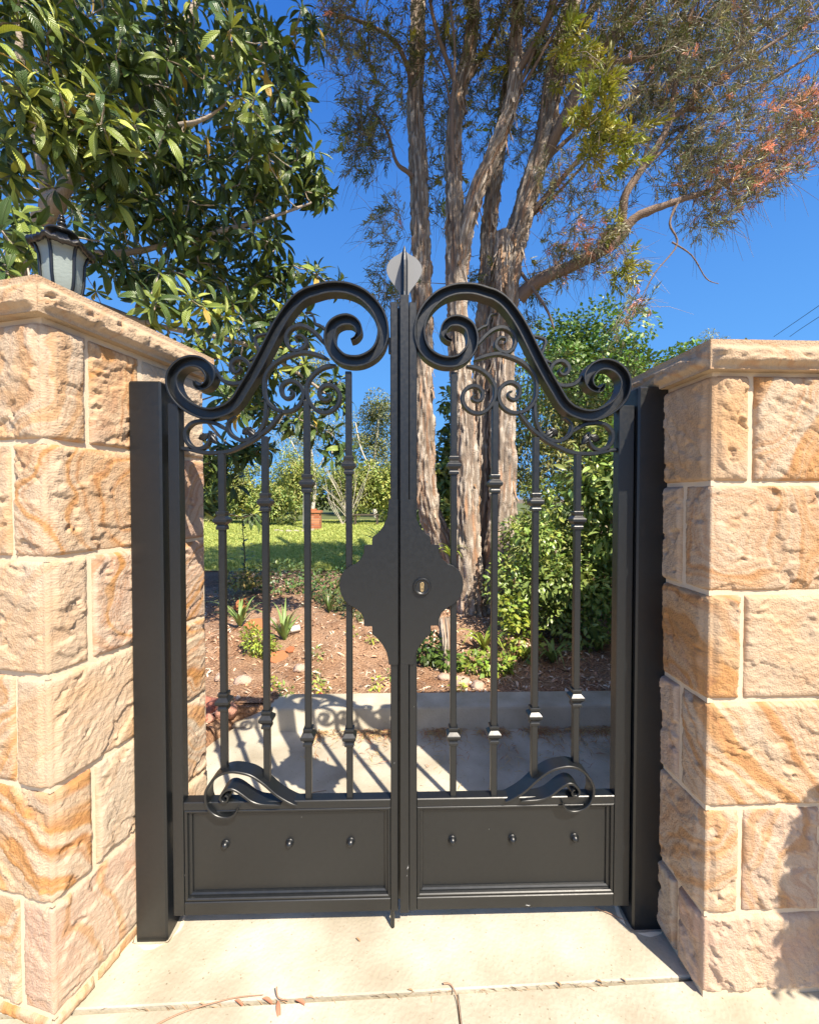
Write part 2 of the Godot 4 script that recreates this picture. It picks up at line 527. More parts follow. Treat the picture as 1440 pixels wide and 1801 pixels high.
# ---------------------------------------------------------------- the gate
const GATE_Z := -1.222
const SPLIT := -0.0047
const CURVES := {
	"S": [-.1389,1.7773,-.1252,1.7844,-.1157,1.8006,-.1201,1.8189,-.1343,1.8326,-.1551,1.837,-.1759,1.8312,-.1921,1.8183,-.2002,1.7975,-.2014,1.7768,-.197,1.7584,-.1831,1.7378,-.1621,1.7218,-.1321,1.7162,-.102,1.7211,-.0718,1.7386,-.0534,1.7642,-.045,1.7992,-.0483,1.8311,-.0599,1.861,-.0807,1.8884,-.1085,1.9113,-.1431,1.9257,-.1755,1.9303,-.2101,1.9283,-.2445,1.9188,-.269,1.9103,-.2966,1.891,-.3243,1.8578,-.3477,1.8217,-.3691,1.7814,-.3884,1.7432,-.4097,1.7034,-.4315,1.6651,-.4499,1.6352,-.4717,1.6002,-.4917,1.581,-.512,1.5701,-.5423,1.5617,-.5727,1.5632,-.6024,1.5752,-.6303,1.5952,-.6502,1.6214,-.6588,1.6516,-.6536,1.6778,-.6371,1.6984,-.615,1.7103,-.5909,1.7126,-.569,1.7047,-.5533,1.6886,-.5473,1.6705,-.5514,1.6523,-.5637,1.6401,-.5797,1.636,-.59,1.6442,-.5923,1.6558],
	"A": [-.2075,1.7258,-.2387,1.7381,-.2785,1.7458,-.3101,1.7397,-.34,1.7287,-.3655,1.712,-.385,1.6903,-.3953,1.667,-.3969,1.6426,-.395,1.6196,-.3849,1.5965,-.3642,1.5782,-.3366,1.5701,-.3111,1.5761,-.2902,1.5947,-.2819,1.6202,-.2876,1.6433,-.3039,1.6582,-.3244,1.6615,-.3422,1.6499,-.3464,1.6341,-.3407,1.6164,-.3275,1.6095,-.3132,1.6177,-.3119,1.6303,-.3224,1.6349],
	"B": [-.1855,1.7083,-.2139,1.7048,-.2389,1.692,-.2598,1.6712,-.2714,1.6462,-.2716,1.6203,-.2627,1.5972,-.2445,1.5764,-.2211,1.5684,-.1977,1.575,-.1793,1.5934,-.1742,1.6185,-.1834,1.6393,-.2024,1.65,-.2228,1.6465,-.2345,1.6298,-.231,1.6115,-.2185,1.6049,-.2059,1.6083,-.2032,1.6183,-.2126,1.6233],
	"C": [-.3435,1.5693,-.3598,1.5509,-.3812,1.525,-.4084,1.5024,-.4363,1.4831,-.4629,1.4697,-.4929,1.4559,-.5232,1.4497,-.564,1.4487,-.5937,1.4527,-.6381,1.4605],
	"D": [-.3931,1.6056,-.3916,1.5857,-.3931,1.5624,-.3994,1.5341,-.4154,1.5057,-.4419,1.4889,-.4661,1.4865,-.4908,1.4987,-.5034,1.5187,-.5004,1.5411,-.482,1.5562],
	"E": [-.5056,1.5137,-.5269,1.5285,-.5425,1.536,-.5631,1.5409,-.5868,1.5416,-.6093,1.5348,-.6253,1.5165,-.6278,1.4941,-.6182,1.4737,-.6002,1.4618,-.5796,1.4618,-.5638,1.4739,-.5553,1.4952,-.5568,1.5135],
	"F": [-.5345,1.6826,-.5151,1.6606,-.4894,1.6526,-.4646,1.655,-.4447,1.6692,-.4363,1.6899,-.4422,1.7116,-.4581,1.7245,-.4762,1.7255,-.4905,1.7133,-.4926,1.6994,-.4847,1.6871,-.4718,1.6867,-.4643,1.6973,-.4725,1.7054],
	"G": [-.441,1.7205,-.4227,1.7304,-.4127,1.7452,-.4169,1.762,-.423,1.7793,-.4198,1.7915,-.4049,1.7969,-.3858,1.8012,-.3763,1.813,-.379,1.8358],
	"H": [-.2169,1.7695,-.2401,1.7974,-.2674,1.8182,-.2947,1.8242,-.3203,1.8116,-.3322,1.7883,-.327,1.7652,-.31,1.7505,-.2911,1.7515,-.2739,1.7673,-.276,1.7844,-.2887,1.7949,-.3035,1.7903,-.3016,1.7777],
	"I": [-.2101,1.8093,-.2316,1.8248,-.2461,1.8311,-.2503,1.848,-.2587,1.8626,-.2762,1.8632],
	"J": [-.3036,.4018,-.3258,.4098,-.3627,.4332,-.3995,.4666,-.4363,.4923,-.4731,.503,-.5025,.5047,-.532,.4951,-.5543,.4741,-.5693,.4467,-.5708,.419,-.5625,.395,-.5455,.377,-.5234,.3683,-.5013,.3687,-.4852,.3785,-.4752,.3972],
	"K": [-.3506,.4027,-.3852,.4033,-.4123,.4062,-.4369,.4155,-.4589,.4323,-.4785,.4464,-.4956,.4535,-.5104,.4507,-.5233,.4384,-.5278,.4259,-.5193,.4156,-.507,.4192,-.5056,.4305,-.513,.4357],
	"plate": [-.0293,1.3111,-.0304,1.2857,-.0341,1.2575,-.0469,1.2293,-.061,1.2118,-.0773,1.2006,-.0785,1.1771,-.1019,1.1763,-.1028,1.1531,-.1118,1.1348,-.1273,1.1207,-.1456,1.1137,-.1625,1.0996,-.1725,1.0798,-.1753,1.0571,-.1712,1.0344,-.1614,1.0131,-.1488,1.0002,-.1277,.9887,-.1108,.9738,-.1032,.9559,-.1024,.9359,-.0789,.9352,-.0784,.9109,-.0615,.8971,-.0473,.8784,-.036,.8569,-.0309,.8339,-.0298,.8196]
}


func collar(x: float, y: float) -> PackedVector2Array:
	return PackedVector2Array([Vector2(0.0135, -0.027), Vector2(0.0185, -0.027), Vector2(0.0195, -0.0255), Vector2(0.0195, -0.0195), Vector2(0.0180, -0.0175), Vector2(0.0165, -0.0130),
		Vector2(0.0270, -0.0050), Vector2(0.0285, -0.0035), Vector2(0.0285, 0.0035), Vector2(0.0270, 0.0050), Vector2(0.0165, 0.0130), Vector2(0.0180, 0.0175), Vector2(0.0195, 0.0195), Vector2(0.0195, 0.0255), Vector2(0.0185, 0.027), Vector2(0.0135, 0.027)])


func gate_leaf(side: int, label: String) -> Node3D:
	var o := thing("gate_leaf", label, "gate")
	# left leaf: x as traced; right leaf: mirrored
	var mx := func(u: float) -> float: return u + SPLIT if side < 0 else -u - SPLIT + 0.0073
	var path := func(key: String, per: int) -> PackedVector2Array:
		var a := pairs(CURVES[key])
		for k in a.size():
			a[k] = Vector2(mx.call(a[k].x), a[k].y)
		return smooth(a, per)
	var bar_box := func(called: String, x0: float, x1: float, y0: float, y1: float, z0: float, z1: float, bev := 0.002) -> void:
		var mb := MB.new()
		mb.box(Transform3D(Basis.IDENTITY, Vector3((x0 + x1) / 2, (y0 + y1) / 2, (z0 + z1) / 2)), Vector3(absf(x1 - x0), y1 - y0, absf(z1 - z0)), bev)
		put(called, mb.mesh(), metal, o)
	var zf := GATE_Z + 0.017
	var zb := GATE_Z - 0.017
	var xi: float = mx.call(-0.6410)       # inner edge of the hinge stile
	var xo: float = mx.call(-0.6730 if side < 0 else -0.688)
	var ci: float = mx.call(-0.0243) if side < 0 else 0.0262
	var cj: float = mx.call(-0.0022) if side < 0 else 0.0495
	bar_box.call("hinge_stile", xo, xi, 0.064, 1.592, zb, zf)
	bar_box.call("lock_stile", ci, cj, 0.064, 1.891, zb, zf)
	var x_in := ci if side < 0 else cj
	bar_box.call("middle_rail", xi, x_in, 0.383, 0.408, zb, zf - 0.001)
	bar_box.call("bottom_rail", xi, x_in, 0.064, 0.104, zb, zf - 0.001)
	# the sheet below, its mouldings and studs
	bar_box.call("panel_sheet", xi, x_in, 0.104, 0.383, GATE_Z - 0.006, GATE_Z - 0.002, 0.0005)
	var inset := PackedVector2Array([Vector2(0, -0.02), Vector2(0, 0.012), Vector2(0.003, 0.0145), Vector2(0.007, 0.0145), Vector2(0.0095, 0.012), Vector2(0.0105, 0.006), Vector2(0.0150, 0.006), Vector2(0.019, 0.003), Vector2(0.0205, -0.004), Vector2(0.0205, -0.02)])
	var lx := minf(xi, x_in)
	var rx := maxf(xi, x_in)
	var fr := [Vector2(lx, 0.104), Vector2(rx, 0.104), Vector2(rx, 0.383), Vector2(lx, 0.383)]
	for k in 4:
		var a: Vector2 = fr[k]
		var b: Vector2 = fr[(k + 1) % 4]
		var d := (b - a).normalized()
		var nn := Vector2(-d.y, d.x)
		var mb := MB.new()
		for e in inset.size() - 1:
			var u0 := inset[e]
			var u1 := inset[e + 1]
			var f := func(base: Vector2, u: Vector2, s: float) -> Vector3:
				var g := base + nn * u.x + d * u.x * s
				return Vector3(g.x, g.y, GATE_Z + u.y)
			mb.quad(f.call(a, u0, 1.0), f.call(a, u1, 1.0), f.call(b, u1, -1.0), f.call(b, u0, -1.0))
		put("panel_moulding", mb.mesh(), metal, o)
	for u: float in [-0.525, -0.332, -0.147]:
		var mb := MB.new()
		var prof := PackedVector2Array([Vector2(0.0135, -0.004), Vector2(0.0135, 0.0), Vector2(0.0125, 0.0015)])
		for k in 7:
			var w := k * PI / 12
			prof.append(Vector2(cos(w) * 0.0115, 0.0015 + sin(w) * 0.013))
		mb.lathe(Vector3.ZERO, prof, 20, false, 0.0, true)
		put("stud", mb.mesh(), metal, o, Transform3D(Basis(Vector3.RIGHT, PI / 2), Vector3(mx.call(u), 0.266, GATE_Z - 0.001)))
	# bars with their collars
	var bars := [[-0.524, 0.500, 1.448, 1.2485, 0.7065], [-0.3965, 0.462, 1.498, 1.303, 0.6515], [-0.2725, 0.405, 1.604, 1.3585, 0.597], [-0.1485, 0.405, 1.690, 1.413, 0.594]]
	for b: Array in bars:
		var x: float = mx.call(b[0])
		var mb := MB.new()
		mb.box(Transform3D(Basis.IDENTITY, Vector3(x, (b[1] + b[2]) / 2, GATE_Z)), Vector3(0.0185, b[2] - b[1], 0.0185), 0.0016)
		var bo := put("bar", mb.mesh(), metal, o)
		for y: float in [b[3], b[4]]:
			var kb := MB.new()
			kb.lathe(Vector3.ZERO, collar(0, 0), 4, true, PI / 4)
			put("collar", kb.mesh(), metal, bo, Transform3D(Basis.IDENTITY, Vector3(x, y, GATE_Z)))
	# the great scroll: a channel section
	var wide := 0.0172
	var ch := PackedVector2Array([Vector2(-wide, -0.02), Vector2(-wide, 0.0185), Vector2(-wide + 0.0014, 0.02), Vector2(-wide + 0.0048, 0.02), Vector2(-wide + 0.006, 0.0186), Vector2(-wide + 0.0066, 0.001),
		Vector2(wide - 0.0066, 0.001), Vector2(wide - 0.006, 0.0186), Vector2(wide - 0.0048, 0.02), Vector2(wide - 0.0014, 0.02), Vector2(wide, 0.0185), Vector2(wide, -0.02)])
	var sb := MB.new()
	sb.sweep(path.call("S", 5), ch, GATE_Z + 0.003, 0.09, 0.09, 0.22)
	put("great_scroll", sb.mesh(), metal, o)
	var flat := PackedVector2Array([Vector2(-0.0058, -0.009), Vector2(-0.0058, 0.0078), Vector2(-0.0040, 0.0098), Vector2(0.0040, 0.0098), Vector2(0.0058, 0.0078), Vector2(0.0058, -0.009)])
	for key: String in ["A", "B", "C", "D", "E", "F", "H"]:
		var mb := MB.new()
		mb.sweep(path.call(key, 5), flat, GATE_Z, 0.02, 0.05, 0.4)
		put("scroll", mb.mesh(), metal, o)
	var thin := PackedVector2Array([Vector2(-0.0042, -0.006), Vector2(-0.0042, 0.004), Vector2(-0.0026, 0.0058), Vector2(0.0026, 0.0058), Vector2(0.0042, 0.004), Vector2(0.0042, -0.006)])
	for key: String in ["G", "I"]:
		var mb := MB.new()
		mb.sweep(path.call(key, 5), thin, GATE_Z, 0.01, 0.06, 0.35)
		put("tendril", mb.mesh(), metal, o)
	var broad := PackedVector2Array([Vector2(-0.0038, -0.024), Vector2(-0.0038, 0.0225), Vector2(-0.0026, 0.024), Vector2(0.0026, 0.024), Vector2(0.0038, 0.0225), Vector2(0.0038, -0.024)])
	for key: String in ["J", "K"]:
		var mb := MB.new()
		mb.sweep(path.call(key, 5), broad, GATE_Z + 0.004, 0.02, 0.03, 0.5)
		put("lower_scroll", mb.mesh(), metal, o)
	# small forged leaves in the two outer loops
	for l: Array in [[-0.452, 1.520, -2.2, 1.0], [-0.462, 1.505, -0.9, 0.8], [-0.563, 1.508, -2.4, 1.0], [-0.590, 1.490, -1.2, 0.85]]:
		var mb := MB.new()
		var pts := PackedVector3Array()
		for r in 9:
			var tt := r / 8.0
			for k in 9:
				var uu := k / 4.0 - 1.0
				var wd := 0.0135 * sin(PI * pow(tt * 0.94 + 0.03, 0.8)) * (1.0 + 0.12 * cos(tt * 26.0))
				pts.append(Vector3(uu * wd, tt * 0.042, 0.006 * sin(tt * 2.6) + 0.0035 * cos(uu * 9.0) * (1 - tt * 0.5) - absf(uu) * 0.004))
		mb.grid(pts, 9, 9)
		for k in pts.size(): pts[k].z -= 0.003
		mb.grid(pts, 9, 9)
		var bs := Basis(Vector3.BACK, (l[2] if side < 0 else -l[2])).scaled(Vector3.ONE * l[3])
		put("iron_leaf", mb.mesh(), metal, o, Transform3D(bs, Vector3(mx.call(l[0]), l[1], GATE_Z + 0.004)))
	# chips in the paint down to pale primer
	var primer := mat(lin(0.55, 0.55, 0.53), 0.7)
	for c: Array in ([[0.0225, 0.205, 0.0232, 0.009], [0.0195, 0.180, 0.0232, 0.004], [0.272, 0.297, -0.0015, 0.0035], [0.388, 0.0735, 0.0166, 0.010], [0.041, 0.690, 0.0172, 0.003]] if side > 0 else [[-0.642, 0.190, 0.0172, 0.003], [-0.30, 0.345, -0.0015, 0.003], [-0.018, 0.52, 0.0172, 0.004]]):
		var mb := MB.new()
		var po := PackedVector2Array()
		for k in 7:
			var w := TAU * k / 7
			po.append(Vector2(cos(w) * 0.22, sin(w)) * c[3] * (0.6 + 0.4 * sin(k * 2.7 + c[0] * 90)))
		mb.prism(po, 0.0, 0.0004, 0.0001)
		put("paint_chip", mb.mesh(), primer, o, Transform3D(Basis(Vector3.BACK, -0.3 if c[3] < 0.0095 else 1.4), Vector3(c[0], c[1], GATE_Z + c[2])))
	# little welded links to the stiles
	bar_box.call("link", mx.call(-0.030), mx.call(-0.020), 1.745, 1.790, GATE_Z - 0.008, GATE_Z + 0.010)
	bar_box.call("link", mx.call(-0.6450), mx.call(-0.6150), 1.4545, 1.466, GATE_Z - 0.008, GATE_Z + 0.008)
	# its half of the stepped lock plate
	var pl := pairs(CURVES["plate"])
	var plate := PackedVector2Array()
	for q in pl:
		plate.append(Vector2((q.x + SPLIT) if side < 0 else (-q.x - SPLIT + 0.0075), q.y))
	var last := plate[plate.size() - 1].y
	var edge := -0.0062 if side < 0 else 0.0
	plate.append(Vector2(edge, last)); plate.append(Vector2(edge, plate[0].y))
	var pb := MB.new()
	pb.prism(plate, zf + 0.0005, zf + 0.0065, 0.0012)
	put("lock_plate", pb.mesh(), metal, o)
	return o


func build_gate() -> void:
	metal = mat(lin(0.0080, 0.0098, 0.0116), 0.46, false, 0.58)
	var ft := noise(0.09, 3, 3)
	relief(metal, ft, 0.008, 9.0)
	metal.roughness_texture = noise_tex(noise(0.012, 5, 5), Color(0.72, 0.72, 0.72), Color(1, 1, 1), 512)
	metal.albedo_texture = noise_tex(noise(0.01, 8, 5), Color(0.86, 0.86, 0.85), Color(1, 1, 1), 512)
	var lf := gate_leaf(-1, "left leaf of the black iron double gate, beside the left pillar, no lock")
	var rt := gate_leaf(1, "right leaf of the black iron double gate, with lock cylinder and spear finial")
	# drop bolt under the left leaf
	var mb := MB.new()
	mb.lathe(Vector3.ZERO, PackedVector2Array([Vector2(0.0, 0.0), Vector2(0.0055, 0.0), Vector2(0.0065, 0.003), Vector2(0.0065, 0.13)]), 12)
	put("drop_bolt", mb.mesh(), metal, lf, Transform3D(Basis.IDENTITY, Vector3(-0.024, 0.002, GATE_Z + 0.004)))
	# cover strip over the meeting line, carried by the right leaf
	var zf := GATE_Z + 0.017
	mb = MB.new()
	mb.box(Transform3D(Basis.IDENTITY, Vector3(0.0124, (0.064 + 1.909) / 2, GATE_Z + 0.006)), Vector3(0.0262, 1.909 - 0.064, 0.034), 0.0015)
	put("cover_strip", mb.mesh(), metal, rt)
	mb = MB.new()
	mb.box(Transform3D(Basis.IDENTITY, Vector3(0.0060, (0.066 + 1.889) / 2, GATE_Z - 0.0222)), Vector3(0.060, 1.889 - 0.066, 0.006), 0.001)
	put("rebate_strip", mb.mesh(), metal, rt)
	# lock: rose, cylinder and key slot
	var lk := Vector3(0.0640, 1.0535, zf + 0.0065)
	var turn := Basis(Vector3.RIGHT, PI / 2)
	mb = MB.new()
	mb.lathe(Vector3.ZERO, PackedVector2Array([Vector2(0.0262, 0.0), Vector2(0.0262, 0.006), Vector2(0.0245, 0.0082), Vector2(0.0215, 0.0085), Vector2(0.0198, 0.0068), Vector2(0.018, 0.0055), Vector2(0.0, 0.0055)]), 40)
	var rose := put("lock_rose", mb.mesh(), metal, rt, Transform3D(turn, lk))
	var brass := mat(lin(0.62, 0.47, 0.25), 0.32)
	brass.metallic = 0.9
	mb = MB.new()
	var prof := PackedVector2Array()
	for k in 17:
		var w := PI * k / 16 - 0.35 + 0.7 * 0.0
		prof.append(Vector2(cos(w) * 0.0062, 0.0075 + sin(w) * 0.0062))
	prof.append(Vector2(-0.0048, -0.0130)); prof.append(Vector2(0.0, -0.0155)); prof.append(Vector2(0.0048, -0.0130))
	mb.prism(prof, 0.004, 0.0075, 0.0005)
	var cyl := put("lock_cylinder", mb.mesh(), brass, rose, Transform3D(turn.inverse(), Vector3.ZERO))
	mb = MB.new()
	mb.box(Transform3D(Basis.IDENTITY, Vector3(0, 0.0075, 0.0078)), Vector3(0.0016, 0.0088, 0.0014), 0.0003)
	mb.box(Transform3D(Basis.IDENTITY, Vector3(0.0005, -0.0060, 0.0078)), Vector3(0.0066, 0.0022, 0.0012), 0.0003)
	put("key_slot", mb.mesh(), mat(lin(0.03, 0.026, 0.02), 0.6), rt, Transform3D(Basis.IDENTITY, lk))
	# spear finial of four blades
	var half := pairs([0.0, 0.128, 0.004, 0.121, 0.012, 0.114, 0.026, 0.106, 0.037, 0.0955, 0.0435, 0.083, 0.0455, 0.071, 0.043, 0.058, 0.036, 0.044, 0.027, 0.030, 0.019, 0.019, 0.0125, 0.008, 0.0115, -0.012, 0.0, -0.012])
	for k in half.size(): half[k] = Vector2(half[k].x * 1.16, half[k].y * 1.08)
	var grey := mat(lin(0.17, 0.175, 0.18), 0.42, false, 0.6)  # lighter than the gate paint: sky and sun glare put into the colour
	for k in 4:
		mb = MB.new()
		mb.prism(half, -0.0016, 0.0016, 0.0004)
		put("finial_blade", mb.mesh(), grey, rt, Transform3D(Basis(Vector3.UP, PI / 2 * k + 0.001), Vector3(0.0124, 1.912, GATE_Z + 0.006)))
	mb = MB.new()
	mb.lathe(Vector3.ZERO, PackedVector2Array([Vector2(0.0105, -0.01), Vector2(0.0105, 0.10), Vector2(0.008, 0.12), Vector2(0.004, 0.138), Vector2(0.0, 0.150)]), 20, false, 0, true)
	put("finial_stem", mb.mesh(), metal, rt, Transform3D(Basis.IDENTITY, Vector3(0.0124, 1.912, GATE_Z + 0.006)))
	# the two posts
	for s: int in [-1, 1]:
		var p := thing("gate_post", "square black steel post on the left of the gate, against the left pillar" if s < 0 else "square black steel post on the right of the gate, half in the right pillar's shade", "post", Vector3(-0.7345 if s < 0 else 0.7500, 0, -1.239), "posts of the gate")
		mb = MB.new()
		var top := 1.652 if s < 0 else 1.645
		mb.box(Transform3D(Basis.IDENTITY, Vector3(0, top / 2 - 0.01, 0)), Vector3(0.0925, top + 0.02, 0.096), 0.005)
		put("shaft", mb.mesh(), metal, p)
		for y: float in [0.32, 1.42]:
			mb = MB.new()
			mb.lathe(Vector3.ZERO, PackedVector2Array([Vector2(0.0, 0.0), Vector2(0.009, 0.0), Vector2(0.010, 0.002), Vector2(0.010, 0.085), Vector2(0.009, 0.087), Vector2(0.0, 0.087)]), 14)
			put("hinge", mb.mesh(), metal, p, Transform3D(Basis.IDENTITY, Vector3((0.0515 if s < 0 else -0.0515), y, -0.012)))
		mb = MB.new()
		var pts := PackedVector3Array()
		for r in 4:
			for k in 25:
				var w := TAU * k / 24
				var rr := 0.058 + 0.007 * r / 3.0 + 0.006 * n_low.get_noise_2d(cos(w) * 0.4 + r * 0.05, sin(w) * 0.4 + s)
				var sq := rr / maxf(absf(cos(w)), absf(sin(w))) if r == 0 else rr * 1.12
				pts.append(Vector3(cos(w) * minf(sq, 0.075), 0.009 * (1 - r / 3.0) - 0.001, sin(w) * minf(sq, 0.075)))
		mb.grid(pts, 25, 4)
		put("grout_collar", mb.mesh(), mortar_mat, p)


# ---------------------------------------------------------------- the lantern on the left pillar
func build_lantern(at: Vector3) -> void:
	var o := thing("pillar_lantern", "black and frosted glass lantern standing on the left pillar cap", "lantern", at + Vector3(0, 0.062, 0))
	o.scale = Vector3.ONE * 0.76
	var neck := MB.new()
	var black := mat(lin(0.010, 0.010, 0.010), 0.34, false, 0.5)
	black.clearcoat_enabled = true
	black.clearcoat = 0.25
	black.clearcoat_roughness = 0.1
	var glass := mat(lin(0.30, 0.35, 0.33), 0.28)
	glass.backlight_enabled = true
	glass.backlight = Color(0.55, 0.62, 0.58)
	relief(glass, noise(0.05, 3, 3), 0.08, 6.0, 256)
	var mb := MB.new()
	mb.lathe(Vector3.ZERO, PackedVector2Array([Vector2(0.07, 0.0), Vector2(0.07, 0.010), Vector2(0.055, 0.018), Vector2(0.03, 0.024), Vector2(0.03, 0.035), Vector2(0.05, 0.046), Vector2(0.058, 0.052)]), 24)
	put("foot", mb.mesh(), black, o)
	neck.lathe(Vector3.ZERO, PackedVector2Array([Vector2(0.10, -0.081), Vector2(0.10, -0.070), Vector2(0.06, -0.055), Vector2(0.045, -0.02), Vector2(0.06, 0.002)]), 24)
	put("pedestal", neck.mesh(), black, o)
	var prof := [Vector2(0.052, 0.052), Vector2(0.060, 0.075), Vector2(0.0655, 0.11), Vector2(0.067, 0.15), Vector2(0.069, 0.185), Vector2(0.076, 0.213), Vector2(0.084, 0.228)]
	for k in 6:
		var w0 := TAU * k / 6 + 0.35
		var w1 := TAU * (k + 1) / 6 + 0.35
		mb = MB.new()
		var pts := PackedVector3Array()
		for q: Vector2 in prof:
			for j in 6:
				var d := Vector3(cos(w0), 0, sin(w0)).lerp(Vector3(cos(w1), 0, sin(w1)), j / 5.0)
				d *= 1.0 + 0.02 * sin(PI * j / 5.0)
				pts.append(d * (q.x - 0.003) + Vector3(0, q.y, 0))
		mb.grid(pts, 6, prof.size())
		put("glass_pane", mb.mesh(), glass, o)
		mb = MB.new()
		var tp := PackedVector3Array()
		var tr := PackedFloat32Array()
		for q: Vector2 in prof:
			tp.append(Vector3(cos(w0) * q.x, q.y, sin(w0) * q.x)); tr.append(0.0058)
		mb.tube(tp, tr, 8)
		put("rib", mb.mesh(), black, o)
	# scalloped rim
	mb = MB.new()
	var ring := PackedVector3Array()
	for r in 8:
		var w2 := TAU * r / 8
		for k in 72:
			var w := TAU * k / 72
			var hexr := cos(PI / 6) / cos(fposmod(w - 0.35, TAU / 6) - PI / 6)
			var rr := 0.098 * hexr + 0.003 * sin(w * 30.0) + cos(w2) * 0.011
			ring.append(Vector3(cos(w) * rr, 0.229 + sin(w2) * (0.0125 + 0.003 * sin(w * 30.0)) + 0.002 * sin(w * 18.0 + 1.0) + 0.006 * (hexr - 0.93) * 10.0, sin(w) * rr))
	for k in 72: ring.append(ring[k])
	mb.grid(ring, 72, 9, PackedColorArray(), PackedVector2Array(), true)
	put("rim", mb.mesh(), black, o)
	mb = MB.new()
	mb.lathe(Vector3.ZERO, PackedVector2Array([Vector2(0.090, 0.232), Vector2(0.060, 0.240), Vector2(0.040, 0.248), Vector2(0.034, 0.258), Vector2(0.034, 0.281)]), 6, true, 0.35)
	put("roof", mb.mesh(), black, o)
	mb = MB.new()
	mb.lathe(Vector3.ZERO, PackedVector2Array([Vector2(0.030, 0.281), Vector2(0.050, 0.285), Vector2(0.054, 0.289), Vector2(0.050, 0.295), Vector2(0.028, 0.305), Vector2(0.017, 0.313), Vector2(0.014, 0.319)]), 32, false, 0, true)
	put("cowl", mb.mesh(), black, o)
	mb = MB.new()
	var fin := PackedVector2Array([Vector2(0.012, 0.318)])
	for b: Array in [[0.0165, 0.328, 0.010], [0.013, 0.344, 0.008], [0.0095, 0.357, 0.007]]:
		for k in 7:
			var w := -PI / 2 + PI * (k + 0.5) / 7
			fin.append(Vector2(cos(w) * b[0], b[1] + sin(w) * b[2]))
	fin.append(Vector2(0.0, 0.366))
	mb.lathe(Vector3.ZERO, fin, 20, false, 0, true)
	put("finial", mb.mesh(), black, o)

# ---------------------------------------------------------------- the ground
var n_ground := noise(0.9, 31, 4)
var n_soil := noise(6.0, 32, 4)


func ground_y(x: float, z: float) -> float:
	var d := -z
	var bed := 0.085 + 0.10 * smoothstep(2.45, 4.2, d) + 0.06 * smoothstep(4.2, 6.5, d) + 0.06 * smoothstep(8.0, 14.0, d)
	var bump := n_ground.get_noise_2d(x, z) * 0.05 * (1.0 - smoothstep(5.0, 7.0, d)) + n_soil.get_noise_2d(x, z) * 0.014 * (1.0 - smoothstep(5.5, 7.5, d))
	var y := bed + bump * smoothstep(2.42, 2.75, d)
	if d < 2.43: return side_y(x, z)
	return y


func side_y(x: float, z: float) -> float:
	var edge := -1.02 - (z + 2.15) * 0.2          # the slab's left edge
	var y := lerpf(0.02, 0.075, smoothstep(1.4, 2.46, -z)) + n_soil.get_noise_2d(x, z) * 0.012
	var lim := maxf(edge - 0.03, -1.07 if z < -2.2 else -9.0)
	if x > lim and z > -2.40: y -= (x - lim) * 1.6 + (0.1 if x > lim + 0.08 else 0.0)
	return y


func sheet(x0: float, x1: float, z0: float, z1: float, step: float, f: Callable, cf: Callable) -> ArrayMesh:
	var w := int((x1 - x0) / step) + 1
	var h := int((z1 - z0) / step) + 1
	var p := PackedVector3Array()
	var cols := PackedColorArray()
	for r in h:
		for k in w:
			var x := lerpf(x0, x1, float(k) / (w - 1))
			var z := lerpf(z0, z1, float(r) / (h - 1))
			p.append(Vector3(x, f.call(x, z), z))
			cols.append(cf.call(x, z))
	var mb := MB.new()
	mb.grid(p, w, h, cols)
	return mb.mesh()


func slab(parent: Node, outline: PackedVector2Array, top: float, thick: float, m: Material) -> void:
	var mb := MB.new()
	mb.prism(outline, -thick, 0.0, 0.003)
	put("slab", mb.mesh(), m, parent, Transform3D(Basis(Vector3.RIGHT, -PI / 2), Vector3(0, top, 0)))


